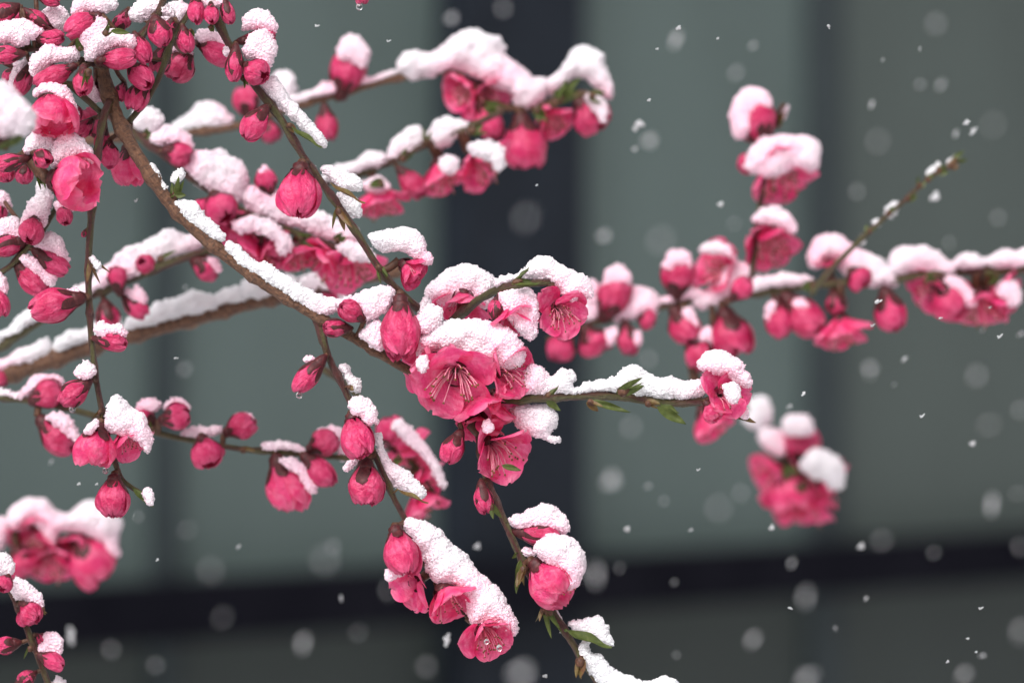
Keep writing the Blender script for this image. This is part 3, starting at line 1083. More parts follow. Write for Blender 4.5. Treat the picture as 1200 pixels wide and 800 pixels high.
bloom(A, 588, 530, 96, -42, 42, .62, .0, 35, stam=20)
bud(A, 541, 503, 523, 542, 26, 0, 10, -.004, cal=.6)
leaf(A, 588, 545, 611, 551, 8, -.016)
# snow on the lower flower's back, seen between the petals
snow(A, [(566, 496), (574, 490), (580, 500), (575, 508), (566, 505)], 5, -.008)

# --- diagonal red twig
B = make_branch('peach_branch', 'slender red twig running diagonally from the top edge to the blossoms in the middle', [(205, -120, .01), (222, -60), (240, -8), (254, 20), (270, 55), (299, 100), (330, 141), (360, 190), (390, 231), (420, 276), (450, 322), (480, 352), (505, 376, .004)], 5, 3.8, MAT_TWIG, seed=4)
bud(B, 313, 124, 288, 163, 30, .05, 15, -.003, cal=.62)
snow(B, [(305, 100), (311, 93), (321, 89), (330, 99), (340, 114), (357, 134), (372, 150), (383, 169), (375, 173), (362, 159), (345, 144), (329, 129), (314, 114)], 12, .002)
leaf(B, 342, 149, 378, 173, 10, -.005)
leaf_bud(B, 338, 145, 347, 158, 8, -.004, 2, True)
bud(B, 353, 191, 350, 257, 45, .14, 20, -.004, 41, cal=.36)
snow(B, [(362, 194), (369, 193), (374, 215), (372, 236), (367, 234), (366, 212)], 5, .005)
snow(B, [(375, 197), (390, 195), (410, 200), (425, 214), (423, 225), (406, 222), (394, 217)], 8, .001)
snow(B, [(396, 225), (410, 228), (424, 240), (421, 256), (408, 251), (398, 241)], 8, .003)
leaf(B, 387, 214, 428, 238, 9, -.005, True)
leaf_bud(B, 396, 243, 407, 276, 11, -.005, 3, True)
bloom(B, 487, 320, 60, -38, 22, .25, -.002, 42, stam=8)
snow(B, [(430, 278), (441, 273), (458, 269), (480, 267), (495, 277), (503, 294), (509, 306), (500, 311), (485, 301), (466, 294), (455, 296), (443, 292)], 17, -.002)
leaf_bud(B, 443, 310, 452, 334, 9, -.004, 3)
bud(B, 469, 345, 471, 422, 41, .24, 12, -.006, 43, cal=.30)
snow(B, [(487, 365), (494, 352), (500, 346), (505, 352), (500, 362), (494, 370)], 6, 0)
# buds at the top of this twig
bud(B, 230, -6, 231, 28, 21, 0, 20, -.004)
bud(B, 247, 4, 250, 28, 18, 0, 35, -.005)
bud(B, 261, -4, 271, 28, 17, 0, 10, -.002)
snow(B, [(236, -2), (247, -6), (260, -4), (262, 6), (250, 9), (239, 8)], 7, -.002)
bud(B, 277, 51, 274, 97, 20, 0, 12, -.004, cal=.75)
bud(B, 277, 49, 323, 44, 22, 0, 5, .002, cal=.62)
snow(B, [(281, 36), (285, 22), (292, 14), (305, 10), (319, 17), (325, 31), (321, 43), (309, 36), (296, 36)], 12, .002)
bud(B, 286, 76, 312, 92, 27, .12, 25, -.005)
snow(B, [(283, 60), (288, 48), (296, 39), (310, 35), (321, 46), (325, 60), (318, 79), (309, 80), (300, 73), (290, 71)], 13, -.002)
snow(B, [(262, 55), (268, 52), (271, 62), (266, 68), (260, 64)], 4)
leaf_bud(B, 284, 90, 291, 104, 8, -.003, 2)
leaf_bud(B, 247, 30, 246, 42, 7, -.003, 2)

# --- twig hanging from the bough to the lower cluster
C = make_branch('peach_branch', 'thin twig hanging from the thick branch and ending in a snow covered cluster of blossoms', [(366, 366, .004), (373, 382), (386, 420), (400, 449), (411, 472), (426, 503), (441, 537), (459, 578), (476, 612), (492, 652), (520, 690), (548, 722)], 4.2, 3, MAT_TWIG, seed=5)
bud(C, 382, 416, 346, 459, 26, .03, 8, -.003, 51, drop=4, cal=.5)
snow(C, [(356, 418), (366, 416), (370, 421), (362, 427), (356, 425)], 4, -.003)
snow(C, [(396, 428), (408, 426), (414, 439), (424, 448), (421, 460), (411, 457), (402, 441)], 7, .002)
leaf_bud(C, 408, 452, 418, 461, 7, -.003, 2, True)
bud(C, 411, 484, 425, 535, 40, .2, 22, -.006, 52, cal=.22)
snow(C, [(409, 471), (418, 462), (430, 467), (443, 480), (441, 495), (430, 500), (424, 490), (412, 486)], 12, -.007)
snow(C, [(439, 508), (447, 507), (450, 525), (456, 538), (470, 546), (486, 560), (501, 581), (495, 586), (471, 575), (452, 561), (443, 536)], 10, .002)
leaf(C, 466, 573, 502, 589, 9, -.004, True)
bud(C, 428, 537, 431, 594, 42, .2, 10, -.003, 53, cal=.46)
snow(C, [(401, 548), (407, 540), (420, 535), (422, 541), (412, 549), (404, 553)], 5, 0)
bud(C, 462, 616, 478, 672, 43, .13, 25, -.008, 54, cal=.3)
bloom(C, 478, 690, 72, 218, 34, .58, -.003, 55, stam=0)
snow(C, [(450, 670), (458, 665), (474, 668), (476, 672), (462, 678), (453, 682)], 5, -.010)
bloom(C, 526, 706, 76, -62, 26, .52, -.006, 56, stam=16)
bloom(C, 573, 746, 74, -50, 45, .6, -.006, 57, stam=24)
drop_on(C.obj, P(585, 757, -.03), 3.5 * M(0))
drop_on(C.obj, P(570, 750, -.03), 3.0 * M(0))
snow(C, [(472, 613), (480, 606), (500, 612), (518, 621), (524, 632), (545, 648), (562, 670), (585, 690), (596, 708), (606, 730), (604, 745), (590, 738), (571, 732), (553, 732), (545, 708), (534, 686), (516, 686), (501, 672), (494, 650), (480, 634)], 20, -.002)

# --- lower right twig
E = make_branch('peach_branch', 'red twig descending from the large open blossom to the bottom edge, two snow capped buds', [(560, 500, .006), (566, 545, .002), (572, 564), (582, 590), (600, 630), (614, 661), (630, 690), (650, 720), (672, 755), (690, 784), (722, 826), (760, 880)], 4.4, 4, MAT_TWIG, seed=6)
bud(E, 563, 562, 569, 601, 20, 0, 12, -.003, 61, cal=.5)
leaf_bud(E, 575, 590, 578, 612, 7, -.005, 2)
bud(E, 600, 622, 655, 630, 26, .05, 8, 0, 62, cal=.62)
snow(E, [(594, 607), (601, 603), (612, 601), (625, 594), (641, 589), (655, 597), (667, 612), (664, 625), (645, 623), (618, 621), (603, 618)], 14, 0)
bud(E, 624, 656, 662, 706, 54, .40, 15, -.004, 63, cal=.25, stam=8)
snow(E, [(626, 642), (632, 632), (642, 626), (660, 625), (678, 637), (687, 655), (683, 675), (675, 690), (665, 689), (655, 671), (641, 660), (630, 652)], 18, -.006)
snow(E, [(611, 645), (619, 640), (627, 646), (628, 652), (615, 653)], 5)
leaf(E, 604, 648, 600, 654, 7, -.004)
leaf(E, 610, 655, 605, 695, 10, -.006)
leaf_bud(E, 614, 662, 612, 692, 12, -.005, 3, True)
snow(E, [(625, 688), (630, 692), (632, 706), (628, 706), (625, 698)], 4)
leaf_bud(E, 640, 706, 652, 748, 13, -.004, 3)
leaf_bud(E, 637, 712, 634, 732, 9, -.003, 2, True)
snow(E, [(650, 710), (655, 716), (662, 740), (658, 742), (650, 724)], 4, .003)
leaf(E, 664, 738, 717, 758, 16, -.004, face=.6)
snow(E, [(665, 729), (678, 725), (690, 722), (705, 722), (712, 737), (719, 755), (706, 753), (690, 746), (673, 738)], 9, 0)
snow(E, [(678, 760), (684, 750), (691, 748), (692, 761), (703, 768), (715, 779), (730, 789), (755, 797), (783, 792), (795, 808), (720, 822), (700, 800), (684, 778)], 11, 0)
leaf_bud(E, 681, 770, 676, 800, 14, -.004, 3, True)

# --- vertical hanging twig on the left
G = make_branch('peach_branch', 'long thin red twig hanging straight down at the left, ending in drooping blossoms', [(129, 118, .004), (121, 140), (112, 200, -.002), (104, 300, -.002), (106, 380, -.002), (112, 440, -.002), (121, 487, -.002), (130, 525), (140, 556), (150, 568), (166, 578)], 4.6, 3, MAT_TWIG, seed=7)
bud(G, 100, 347, 37, 366, 35, .08, 10, -.002, 71, cal=.42)
snow(G, [(50, 345), (58, 339), (75, 340), (92, 338), (96, 344), (80, 347), (60, 349)], 7, -.002)
bud(G, 108, 396, 150, 404, 22, 0, 12, -.002, 72, cal=.55)
snow(G, [(110, 388), (113, 380), (122, 376), (132, 380), (140, 378), (148, 386), (147, 395), (135, 394), (120, 396)], 9, -.003)
bud(G, 107, 444, 71, 474, 30, .1, 10, -.003, 73, drop=4, cal=.3)
snow(G, [(87, 437), (92, 427), (103, 422), (111, 430), (109, 442), (99, 446), (92, 444)], 8, -.004)
leaf_bud(G, 105, 303, 123, 340, 10, -.003, 3, True)
snow(G, [(105, 301), (109, 299), (118, 309), (117, 317), (110, 315)], 4, -.004)
bud(G, 101, 268, 97, 278, 6, 0, 0, 0, cal=.9)
bud(G, 117, 495, 106, 548, 42, .36, 8, -.006, 74, drop=4, cal=.3, stam=8)
snow(G, [(98, 506), (103, 498), (112, 490), (116, 497), (107, 508)], 5, -.012)
bloom(G, 152, 522, 64, -62, 20, .48, -.004, 75, stam=14)
snow(G, [(123, 502), (124, 482), (128, 468), (140, 462), (154, 478), (166, 482), (172, 492), (179, 514), (173, 533), (163, 520), (148, 511), (133, 508)], 16, -.006)
bud(G, 134, 555, 133, 606, 37, .12, 14, -.004, 76, cal=.36)
leaf_bud(G, 118, 480, 112, 497, 7, -.003, 2, True)
leaf(G, 156, 572, 180, 594, 9, -.003)
snow(G, [(166, 577), (172, 568), (181, 579), (179, 592), (172, 588)], 5, -.003)

# --- crowded twigs of the upper left corner
H = make_branch('peach_branch', 'crowded twig in the upper left corner, packed with closed buds under snow', [(-130, 60, .01), (-60, 62, .008), (0, 62), (30, 58), (62, 56), (95, 70), (122, 76), (146, 62), (170, 36), (190, 4), (205, -60), (215, -120)], 3.6, 4.2, MAT_TWIG, seed=8)
bud(H, 119, 17, 77, 38, 24, .04, 8, -.006, 81, cal=.30)
snow(H, [(83, 18), (86, 2), (95, -8), (115, -10), (134, -6), (138, 8), (131, 13), (119, 16), (105, 15), (94, 20)], 13, -.004)
bud(H, 113, 72, 161, 68, 25, .05, 12, -.008, 82, cal=.28)
snow(H, [(95, 52), (93, 40), (104, 28), (114, 21), (122, 22), (130, 33), (148, 39), (158, 43), (160, 56), (153, 60), (140, 56), (125, 60), (112, 70), (100, 70), (99, 60)], 14, -.006)
bud(H, 90, 76, 41, 103, 26, .05, 10, -.007, 83, cal=.26)
snow(H, [(35, 84), (36, 70), (46, 58), (58, 50), (72, 55), (88, 56), (94, 66), (86, 72), (68, 73), (50, 82), (40, 92)], 13, -.004)
bud(H, 98, 76, 99, 113, 21, .05, 25, -.010, 84)
leaf_bud(H, 104, 80, 101, 108, 10, -.018, 3)
leaf_bud(H, 95, 60, 92, 42, 9, -.014, 3)
leaf_bud(H, 122, 42, 131, 25, 9, -.014, 3)
leaf(H, 130, 36, 152, 39, 8, -.016)
bud(H, 150, 73, 177, 102, 25, .05, 20, .0, 85)
bud(H, 172, 92, 155, 129, 24, .1, 10, .006, 86)
bud(H, 157, 38, 174, 74, 22, .05, 10, -.003, 87, cal=.5)
bud(H, 180, 18, 194, 54, 25, .05, 12, -.004, 88, cal=.55)
snow(H, [(152, 16), (160, 2), (176, -4), (190, 0), (204, 12), (202, 22), (186, 18), (168, 26), (156, 26)], 12, .002)
bud(H, 40, 45, 75, 45, 20, 0, 8, -.003, 89, cal=.7)
bud(H, 30, 63, -9, 66, 23, .05, 8, -.005, 90, cal=.5)
snow(H, [(-8, 48), (-6, 30), (12, 23), (28, 22), (42, 28), (53, 38), (46, 44), (36, 48), (25, 56), (8, 52)], 14, -.003)
snow(H, [(40, 28), (52, 12), (66, 4), (78, 14), (82, 30), (70, 40), (58, 38), (50, 40)], 13, .006)
bud(H, 24, 6, -10, 24, 24, 0, 5, 0, 91, cal=.85)
bud(H, 27, 10, 57, 32, 16, 0, 5, 0, 92, cal=.9)
bud(H, 42, -4, 70, 4, 15, .05, 5, 0, 93)
bud(H, 36, 74, 21, 113, 19, 0, 5, .004, 94, cal=.75)
snow(H, [(10, 100), (14, 84), (26, 72), (34, 74), (30, 90), (20, 104)], 8, .010)
H2 = make_branch('peach_branch', 'short green spur with two half open snowy blossoms under the crowded upper left corner', [(-60, 214, .012), (-20, 200, .008), (20, 185), (42, 165), (66, 122), (78, 98), (97, 113), (118, 132, .004)], 3.2, 3.6, MAT_GREENTWIG, seed=9)
bud(H2, 56, 108, 66, 158, 56, .40, 22, -.010, 95, cal=.2, stam=0)
snow(H2, [(37, 114), (42, 104), (52, 97), (66, 97), (78, 102), (88, 118), (91, 136), (82, 141), (74, 126), (62, 118), (48, 114)], 16, -.010)
bud(H2, 58, 210, 110, 216, 62, .45, 22, -.010, 96, cal=.3, stam=0)
snow(H2, [(58, 192), (62, 174), (70, 160), (86, 156), (100, 165), (110, 180), (108, 193), (94, 186), (76, 196), (66, 199)], 15, -.008)
snow(H2, [(28, 178), (34, 158), (46, 150), (60, 150), (68, 160), (64, 176), (48, 182)], 13, -.004)
bud(H2, 41, 178, 60, 192, 20, .05, 45, -.012, 97, cal=.2)
bud(H2, 36, 184, -8, 196, 21, .05, 5, -.004, 98, cal=.4)
leaf_bud(H2, 44, 198, 45, 226, 9, -.006, 3)
H3 = make_branch('peach_branch', 'greenish side shoot rising from the thick branch to the top edge, with dark buds', [(152, 142, .008), (171, 118, .006), (189, 85, .006), (204, 42, .006), (222, 14, .006), (244, -40, .006), (256, -110, .006)], 3.6, 3.4, MAT_GREENTWIG, seed=10)
bud(H3, 214, 30, 221, 63, 21, 0, 12, -.006, 99, cal=.6)
bud(H3, 223, 58, 201, 93, 32, .12, 12, .03, 100, snow=.35)
bud(H3, 231, 50, 270, 70, 28, .1, 5, .03, 101, cal=.3)
snow(H3, [(226, 44), (236, 34), (252, 36), (268, 46), (274, 58), (262, 60), (246, 52), (232, 52)], 11, .03, fine=True)
bud(H3, 120, 166, 98, 128, 24, .1, 10, .02, 102, cal=.3)
bud(H3, 128, 164, 130, 197, 21, .03, 20, .004, 103, cal=.4)
bud(H3, 150, 168, 153, 220, 36, .38, 8, .03, 104, stam=0)
snow(H3, [(186, 20), (196, 8), (210, 2), (222, 8), (214, 24), (200, 34)], 9, .02)
bud(H3, 196, 50, 183, 86, 22, .03, 10, .01, 105)
leaf_bud(H3, 222, 34, 227, 44, 6, -.006, 2)
snow(H3, [(100, 30), (110, 20), (104, 60), (98, 58)], 6, .03)
_rr = random.Random(77)
for q in [(18, 34, 26, 8), (66, 66, 52, 76), (112, 96, 128, 112), (146, 96, 140, 118), (160, 60, 148, 50), (186, 66, 196, 84), (204, 20, 196, 42), (134, 40, 146, 20), (98, 30, 88, 50), (72, 26, 62, 42), (20, 80, 6, 96), (54, 80, 44, 92), (110, 8, 122, -8), (150, 10, 142, 34), (238, -2, 240, 22)]:
    bud(H if q[0] < 150 else H3, *q, _rr.uniform(15, 21), 0, _rr.uniform(0, 30), _rr.uniform(.008, .022), cal=_rr.uniform(.4, .8))
for q in [(84, 120, 92, 142, 18), (70, 140, 52, 168, 20), (28, 190, 30, 216, 20), (4, 190, 10, 214, 20), (110, 138, 92, 160, 18), (124, 150, 118, 176, 18)]:
    bud(H2, *q, 0, 15, .012, cal=.5)
snow(H2, [(96, 100), (106, 94), (116, 104), (118, 118), (106, 120), (98, 112)], 8, .012)
snow(H, [(138, 66), (148, 50), (162, 44), (172, 52), (166, 64), (150, 70)], 9, .016)
snow(H, [(16, 76), (28, 68), (40, 74), (34, 84), (20, 86)], 8, .012)
# a bud tip that just dips into the frame from above
T = make_branch('peach_branch', 'tip of a red bud with a hanging drop, just dipping in at the top edge', [(500, -120, .0), (455, -75), (428, -38), (424, -30)], 4, 3, MAT_TWIG, knobs=False, seed=11)
bud(T, 424, -34, 425, 6, 18, .03, 5, 0, 106, drop=4)

# --- nearer blurred sprig at the left edge
N = make_branch('peach_branch', 'large blurred sprig with green leaf and snow lump at the left edge, nearest the camera', [(-150, 150, -.12), (-80, 160, -.12), (-30, 168, -.12), (12, 168, -.12)], 5, 3, MAT_GREENTWIG, seed=12)
bud(N, 6, 172, -22, 118, 44, .25, 10, -.002, 107, hr=True)
snow(N, [(-30, 120), (-12, 96), (6, 96), (24, 112), (38, 126), (42, 140), (34, 154), (12, 162), (-10, 150)], 22, -.01)
leaf(N, -4, 176, 38, 150, 16, -.012, face=-.6)

# --- buds at the left edge under the crowded corner
J10 = make_branch('peach_branch', 'green twig at the left edge bearing several buds with tall snow caps', [(-130, 400, .03), (-60, 352, .03), (0, 320, .03), (30, 293, .03), (58, 257, .03), (76, 224, .03), (92, 190, .03)], 4, 3, MAT_GREENTWIG, seed=13)
bud(J10, 74, 240, 79, 263, 20, .05, 35, -.004, 111)
snow(J10, [(62, 240), (68, 234), (82, 240), (86, 250), (72, 252)], 8, -.004)
bud(J10, 42, 254, 36, 284, 27, .05, 30, -.006, 112, cal=.15)
snow(J10, [(24, 262), (30, 244), (40, 228), (47, 208), (56, 212), (62, 232), (56, 256), (52, 268), (38, 262), (28, 272)], 14, -.004)
bud(J10, 36, 280, -10, 292, 26, .05, 8, .0, 113, cal=.5)
snow(J10, [(-8, 278), (-4, 262), (8, 255), (22, 256), (30, 268), (30, 282), (16, 282), (2, 284)], 12, .0)
bud(J10, 38, 292, 80, 320, 24, .05, 8, 0, 114, cal=.5)
snow(J10, [(38, 288), (46, 278), (60, 272), (72, 280), (80, 298), (80, 312), (68, 306), (54, 296)], 12, 0)
bud(J10, 16, 306, 54, 346, 26, .08, 8, .002, 115, cal=.42)
snow(J10, [(22, 304), (30, 298), (42, 302), (58, 312), (68, 324), (62, 336), (50, 330), (36, 318)], 11, 0)
bud(J10, -10, 330, 4, 372, 26, .1, 5, 0, 116)
snow(J10, [(-12, 320), (-2, 316), (8, 326), (8, 344), (-6, 340)], 9, 0)
bud(J10, 2, 232, -4, 258, 24, .05, 10, .03, 117)
snow(J10, [(-12, 240), (-8, 224), (4, 224), (14, 238), (12, 250), (0, 246)], 11, .03)

# ------------------------------------------------------------------ blurred branches behind
def back(br, rows):
    for r in rows:
        k, a, kw = r[0], r[1], (r[2] if len(r) > 2 else {})
        if k == 'b':
            bud(br, *a, **kw)
        elif k == 'o':
            bloom(br, a[0], a[1] + 3, a[2] * 1.26, *a[3:], **kw)
        elif k == 's':
            pl, tk, dd = a[0], a[1], (a[2] if len(a) > 2 else 0.0)
            snow(br, pl, tk * (0.92 if dd > -0.005 else 0.85), dd + (0.002 if dd > -0.005 else 0.007), **kw)
        elif k == 'l':
            leaf_bud(br, *a, **kw)
        elif k == 't':
            snow_strip(br, *a, **kw)

J1 = make_branch('peach_branch', 'topmost blurred branch, ending in a snow heaped spray of blossoms before the dark post', [(-80, 250, .15), (60, 175, .15), (200, 158, .15), (270, 150, .15), (330, 130, .15), (390, 112, .15), (470, 91, .15), (530, 86, .15), (570, 120, .15), (620, 127, .15), (670, 112, .15), (702, 112, .15)], 5.5, 3.5, MAT_BARK, seed=21)
back(J1, [
    ('s', ([(200, 152), (222, 130), (240, 117), (252, 120), (270, 134), (274, 146), (245, 152), (215, 158)], 13)),
    ('t', (320, 400, 17)), ('t', (384, 470, 12)),
    ('s', ([(464, 82), (470, 66), (482, 58), (505, 62), (525, 48), (545, 36), (570, 38), (592, 50), (590, 64), (606, 74), (622, 90), (640, 94), (640, 112), (620, 130), (604, 122), (596, 108), (575, 104), (560, 92), (530, 84), (500, 92), (480, 94)], 26)),
    ('s', ([(636, 98), (650, 88), (662, 72), (672, 58), (684, 52), (706, 62), (708, 76), (718, 96), (718, 116), (706, 112), (690, 96), (674, 90), (660, 100), (645, 112)], 20)),
    ('b', (398, 118, 414, 58, 40, .12, 0)), ('s', ([(394, 68), (400, 48), (415, 41), (428, 50), (434, 66), (424, 80), (408, 72)], 17, -.012)),
    ('b', (380, 122, 386, 166, 26, .05, 10)), ('b', (296, 144, 284, 100, 28, .05, 0)), ('b', (310, 138, 322, 166, 26, .05, 10)),
    ('s', ([(316, 100), (326, 82), (340, 84), (348, 104), (340, 118), (326, 116)], 12)),
    ('o', (540, 104, 56, 200, 35, .55)), ('o', (572, 112, 56, -60, 40, .6)),
    ('b', (610, 134, 618, 200, 52, .25, 10)), ('o', (650, 140, 52, -60, 25, .55)), ('b', (676, 118, 708, 152, 46, .25, 10)),
    ('s', ([(684, 112), (700, 110), (712, 124), (712, 140), (704, 146), (694, 128)], 10, -.02)),
    ('b', (560, 118, 582, 164, 30, .1, 10)),
    ('l', (645, 124, 690, 92, 14, -.02, 5)), ('l', (660, 120, 646, 104, 14, -.02, 4)), ('l', (690, 112, 712, 116, 12, -.015, 3)), ('l', (590, 128, 560, 134, 14, -.015, 3)), ('l', (628, 126, 640, 146, 12, -.02, 4)),
])
J2 = make_branch('peach_branch', 'blurred twig with green leaf tips and hanging blossoms, just below the topmost blurred branch', [(180, 300, .13), (290, 260, .13), (380, 216, .13), (430, 202, .13), (500, 170, .13), (556, 146, .13), (590, 130, .13)], 5, 3.4, MAT_TWIG, seed=22)
back(J2, [
    ('t', (372, 462, 22)), ('s', ([(452, 190), (460, 164), (480, 150), (494, 150), (496, 166), (480, 182), (462, 190)], 13)),
    ('s', ([(500, 168), (506, 144), (520, 138), (548, 142), (554, 150), (530, 166), (512, 176)], 13)),
    ('o', (444, 236, 60, -80, 18, .55)), ('s', ([(424, 216), (440, 206), (456, 214), (452, 226), (434, 226)], 10, -.012)),
    ('b', (466, 196, 496, 230, 26, .08, 10)), ('o', (520, 206, 62, -75, 20, .5)), ('o', (570, 190, 64, -40, 30, .6)),
    ('s', ([(546, 170), (566, 164), (588, 170), (590, 190), (586, 204), (572, 188), (556, 184)], 11, -.025)),
    ('s', ([(514, 190), (526, 182), (538, 190), (534, 202), (520, 202)], 8, -.02)),
    ('l', (470, 190, 480, 168, 10, -.01, 3)), ('l', (548, 156, 574, 142, 12, -.012, 3)), ('l', (450, 214, 432, 222, 12, -.01, 3)), ('l', (500, 170, 502, 148, 10, -.005, 2)),
])
J3 = make_branch('peach_branch', 'dark blurred twig under heavy snow just right of the thick branch', [(120, 130, .09), (160, 158, .09), (200, 188, .09), (250, 226, .09), (290, 250, .09), (350, 274, .09), (400, 292, .09), (440, 300, .09)], 5, 3.6, MAT_TWIG, seed=23)
back(J3, [
    ('s', ([(152, 144), (158, 130), (172, 124), (188, 132), (192, 146), (180, 158), (162, 156)], 15)),
    ('s', ([(174, 164), (186, 150), (206, 148), (222, 160), (228, 176), (218, 182), (200, 172), (184, 172)], 17, -.006)),
    ('b', (190, 176, 226, 184, 28, .06, 10, -.002)), ('l', (168, 160, 178, 150, 10, -.014, 3)),
    ('s', ([(214, 196), (226, 180), (250, 176), (272, 182), (288, 196), (290, 212), (284, 236), (266, 240), (252, 230), (232, 218)], 20)),
    ('b', (250, 226, 268, 258, 34, .1, 30, -.006)), ('b', (248, 232, 232, 256, 24, .06, 20)),
    ('s', ([(284, 226), (300, 216), (320, 222), (340, 232), (372, 246), (400, 258), (420, 270), (418, 286), (390, 284), (350, 270), (310, 258), (290, 246)], 16)),
    ('b', (318, 232, 308, 198, 24, .08, 5)), ('s', ([(300, 206), (306, 196), (316, 198), (322, 212), (312, 220), (302, 216)], 8, -.008)),
    ('o', (286, 288, 62, 230, 30, .6)), ('o', (320, 292, 56, -50, 25, .55)),
    ('s', ([(272, 262), (292, 254), (318, 258), (334, 272), (344, 286), (330, 300), (318, 280), (296, 272), (280, 274)], 14, -.015)),
    ('o', (376, 304, 58, 215, 25, .55)), ('o', (416, 312, 68, -70, 30, .6)),
    ('s', ([(392, 288), (410, 282), (432, 290), (438, 304), (420, 308), (402, 298)], 12, -.02)),
    ('o', (350, 300, 50, -80, 20, .55)), ('b', (332, 270, 322, 304, 30, .12, 15)), ('b', (266, 244, 250, 284, 26, .1, 15)), ('l', (350, 278, 372, 284, 12, -.01, 3)), ('l', (392, 282, 408, 278, 11, -.012, 3)), ('b', (296, 250, 262, 262, 20, .05, 10)),
])
J4 = make_branch('peach_branch', 'olive blurred branch at the left with a snow band and small round buds', [(-150, 470, .10), (-60, 430, .10), (0, 405, .10), (60, 368, .10), (140, 332, .10), (200, 308, .10), (260, 288, .10), (330, 262, .10)], 6.5, 4, MAT_GREENTWIG, seed=24)
back(J4, [
    ('t', (-20, 90, 22)), ('t', (76, 170, 26)), ('s', ([(132, 322), (134, 300), (150, 290), (172, 282), (192, 270), (214, 272), (238, 282), (232, 292), (200, 302), (170, 316), (150, 328)], 15)),
    ('b', (140, 346, 137, 312, 24, .05, 20, -.006)), ('b', (178, 314, 167, 306, 22, .05, 60, -.010)), ('b', (142, 340, 172, 372, 26, .06, 10), dict(cal=.6)),
    ('s', ([(148, 340), (160, 334), (172, 344), (174, 356), (164, 358), (154, 350)], 8, -.01)),
    ('b', (224, 304, 256, 322, 28, .06, 10)), ('s', ([(236, 302), (250, 300), (260, 312), (256, 322), (244, 312)], 8, -.01)),
    ('l', (184, 306, 206, 292, 9, -.012, 2)), ('b', (122, 350, 130, 386, 24, .05, 10), dict(cal=.6)),
])
J5 = make_branch('peach_branch', 'thickest blurred brown branch at the left under an unbroken ridge of snow', [(-160, 480, .12), (-60, 455, .12), (0, 441, .12), (100, 408, .12), (200, 380, .12), (290, 356, .12), (350, 342, .12), (400, 330, .12), (470, 318, .12)], 12, 7, MAT_BARK, seed=25)
back(J5, [
    ('t', (-30, 66, 24)), ('t', (56, 150, 30)), ('t', (138, 290, 30)), ('t', (276, 352, 30)),
    ('s', ([(340, 340), (352, 324), (372, 320), (392, 326), (408, 340), (400, 352), (372, 350), (350, 352)], 16)),
    ('b', (372, 342, 392, 362, 26, .06, 20, -.01)), ('b', (-6, 430, 4, 452, 22, .05, 20)),
])
J6 = make_branch('peach_branch', 'thin blurred twig low at the left with plump snow capped buds, behind the hanging twig', [(-140, 452, .075), (-60, 460, .075), (0, 466, .075), (60, 474, .075), (120, 490, .075), (200, 511, .075), (270, 524, .075), (330, 530, .075), (400, 536, .075), (440, 538, .075)], 4.2, 3, MAT_GREENTWIG, seed=26)
back(J6, [
    ('b', (34, 472, 74, 454, 30, .08, 10)), ('s', ([(26, 462), (34, 446), (48, 437), (66, 440), (74, 450), (56, 454), (40, 460)], 12)),
    ('t', (-20, 34, 12)),
    ('b', (44, 488, 88, 530, 38, .2, 5)), ('s', ([(52, 488), (66, 482), (84, 492), (93, 508), (90, 520), (76, 506), (62, 496)], 12, -.012)),
    ('b', (182, 496, 158, 478, 28, .08, 10)), ('s', ([(158, 478), (166, 468), (182, 466), (190, 476), (180, 482), (168, 484)], 10, -.004)),
    ('b', (186, 494, 224, 484, 30, .1, 10, -.004)), ('s', ([(192, 478), (200, 467), (212, 466), (223, 476), (222, 484), (208, 478)], 10, -.006)),
    ('b', (236, 510, 248, 546, 34, .14, 25, -.008)), ('s', ([(212, 512), (222, 498), (240, 500), (260, 498), (260, 508), (240, 512), (226, 516)], 10)),
    ('b', (232, 520, 262, 536, 24, .1, 10)), ('b', (262, 508, 299, 492, 28, .1, 10)), ('s', ([(268, 498), (276, 486), (290, 482), (299, 492), (290, 494), (278, 500)], 9, -.006)),
    ('b', (322, 532, 346, 600, 44, .3, 12)), ('s', ([(326, 540), (338, 534), (354, 544), (368, 560), (370, 580), (360, 576), (350, 558), (338, 548)], 11, -.014)),
    ('b', (354, 532, 390, 568, 34, .12, 12, -.004)), ('b', (360, 528, 396, 510, 28, .1, 10)),
    ('s', ([(366, 514), (374, 504), (388, 497), (400, 506), (400, 524), (410, 536), (398, 540), (392, 522), (380, 514)], 11, .004)),
    ('t', (304, 366, 13)), ('l', (282, 526, 300, 534, 9, -.004, 2), dict(red=True)), ('l', (180, 504, 172, 494, 8, -.006, 2)),
])
J7 = make_branch('peach_branch', 'blurred bright blossoms on a short twig, directly left of the lower dark post', [(360, 420, .10), (410, 455, .10), (446, 500, .10), (474, 532, .10), (500, 566, .10), (516, 590, .10)], 3.5, 2.8, MAT_GREENTWIG, seed=27)
back(J7, [
    ('b', (460, 528, 456, 486, 32, .16, 10)), ('o', (474, 512, 50, 110, 5, .5)), ('o', (480, 536, 52, -100, 12, .55)), ('o', (500, 566, 60, -20, 20, .6)), ('o', (496, 590, 56, -75, 10, .55)),
    ('s', ([(460, 498), (470, 490), (486, 506), (500, 520), (510, 536), (520, 556), (524, 572), (514, 568), (504, 546), (490, 530), (474, 518)], 12, -.018)), ('l', (470, 534, 456, 540, 9, -.01, 3)),
])
J8 = make_branch('peach_branch', 'strongly blurred branch end at the lower left, full blossoms under a thick snow mantle', [(-170, 660, .18), (-80, 632, .18), (-10, 620, .18), (50, 614, .18), (100, 622, .18), (136, 620, .18)], 5, 3.6, MAT_TWIG, seed=28)
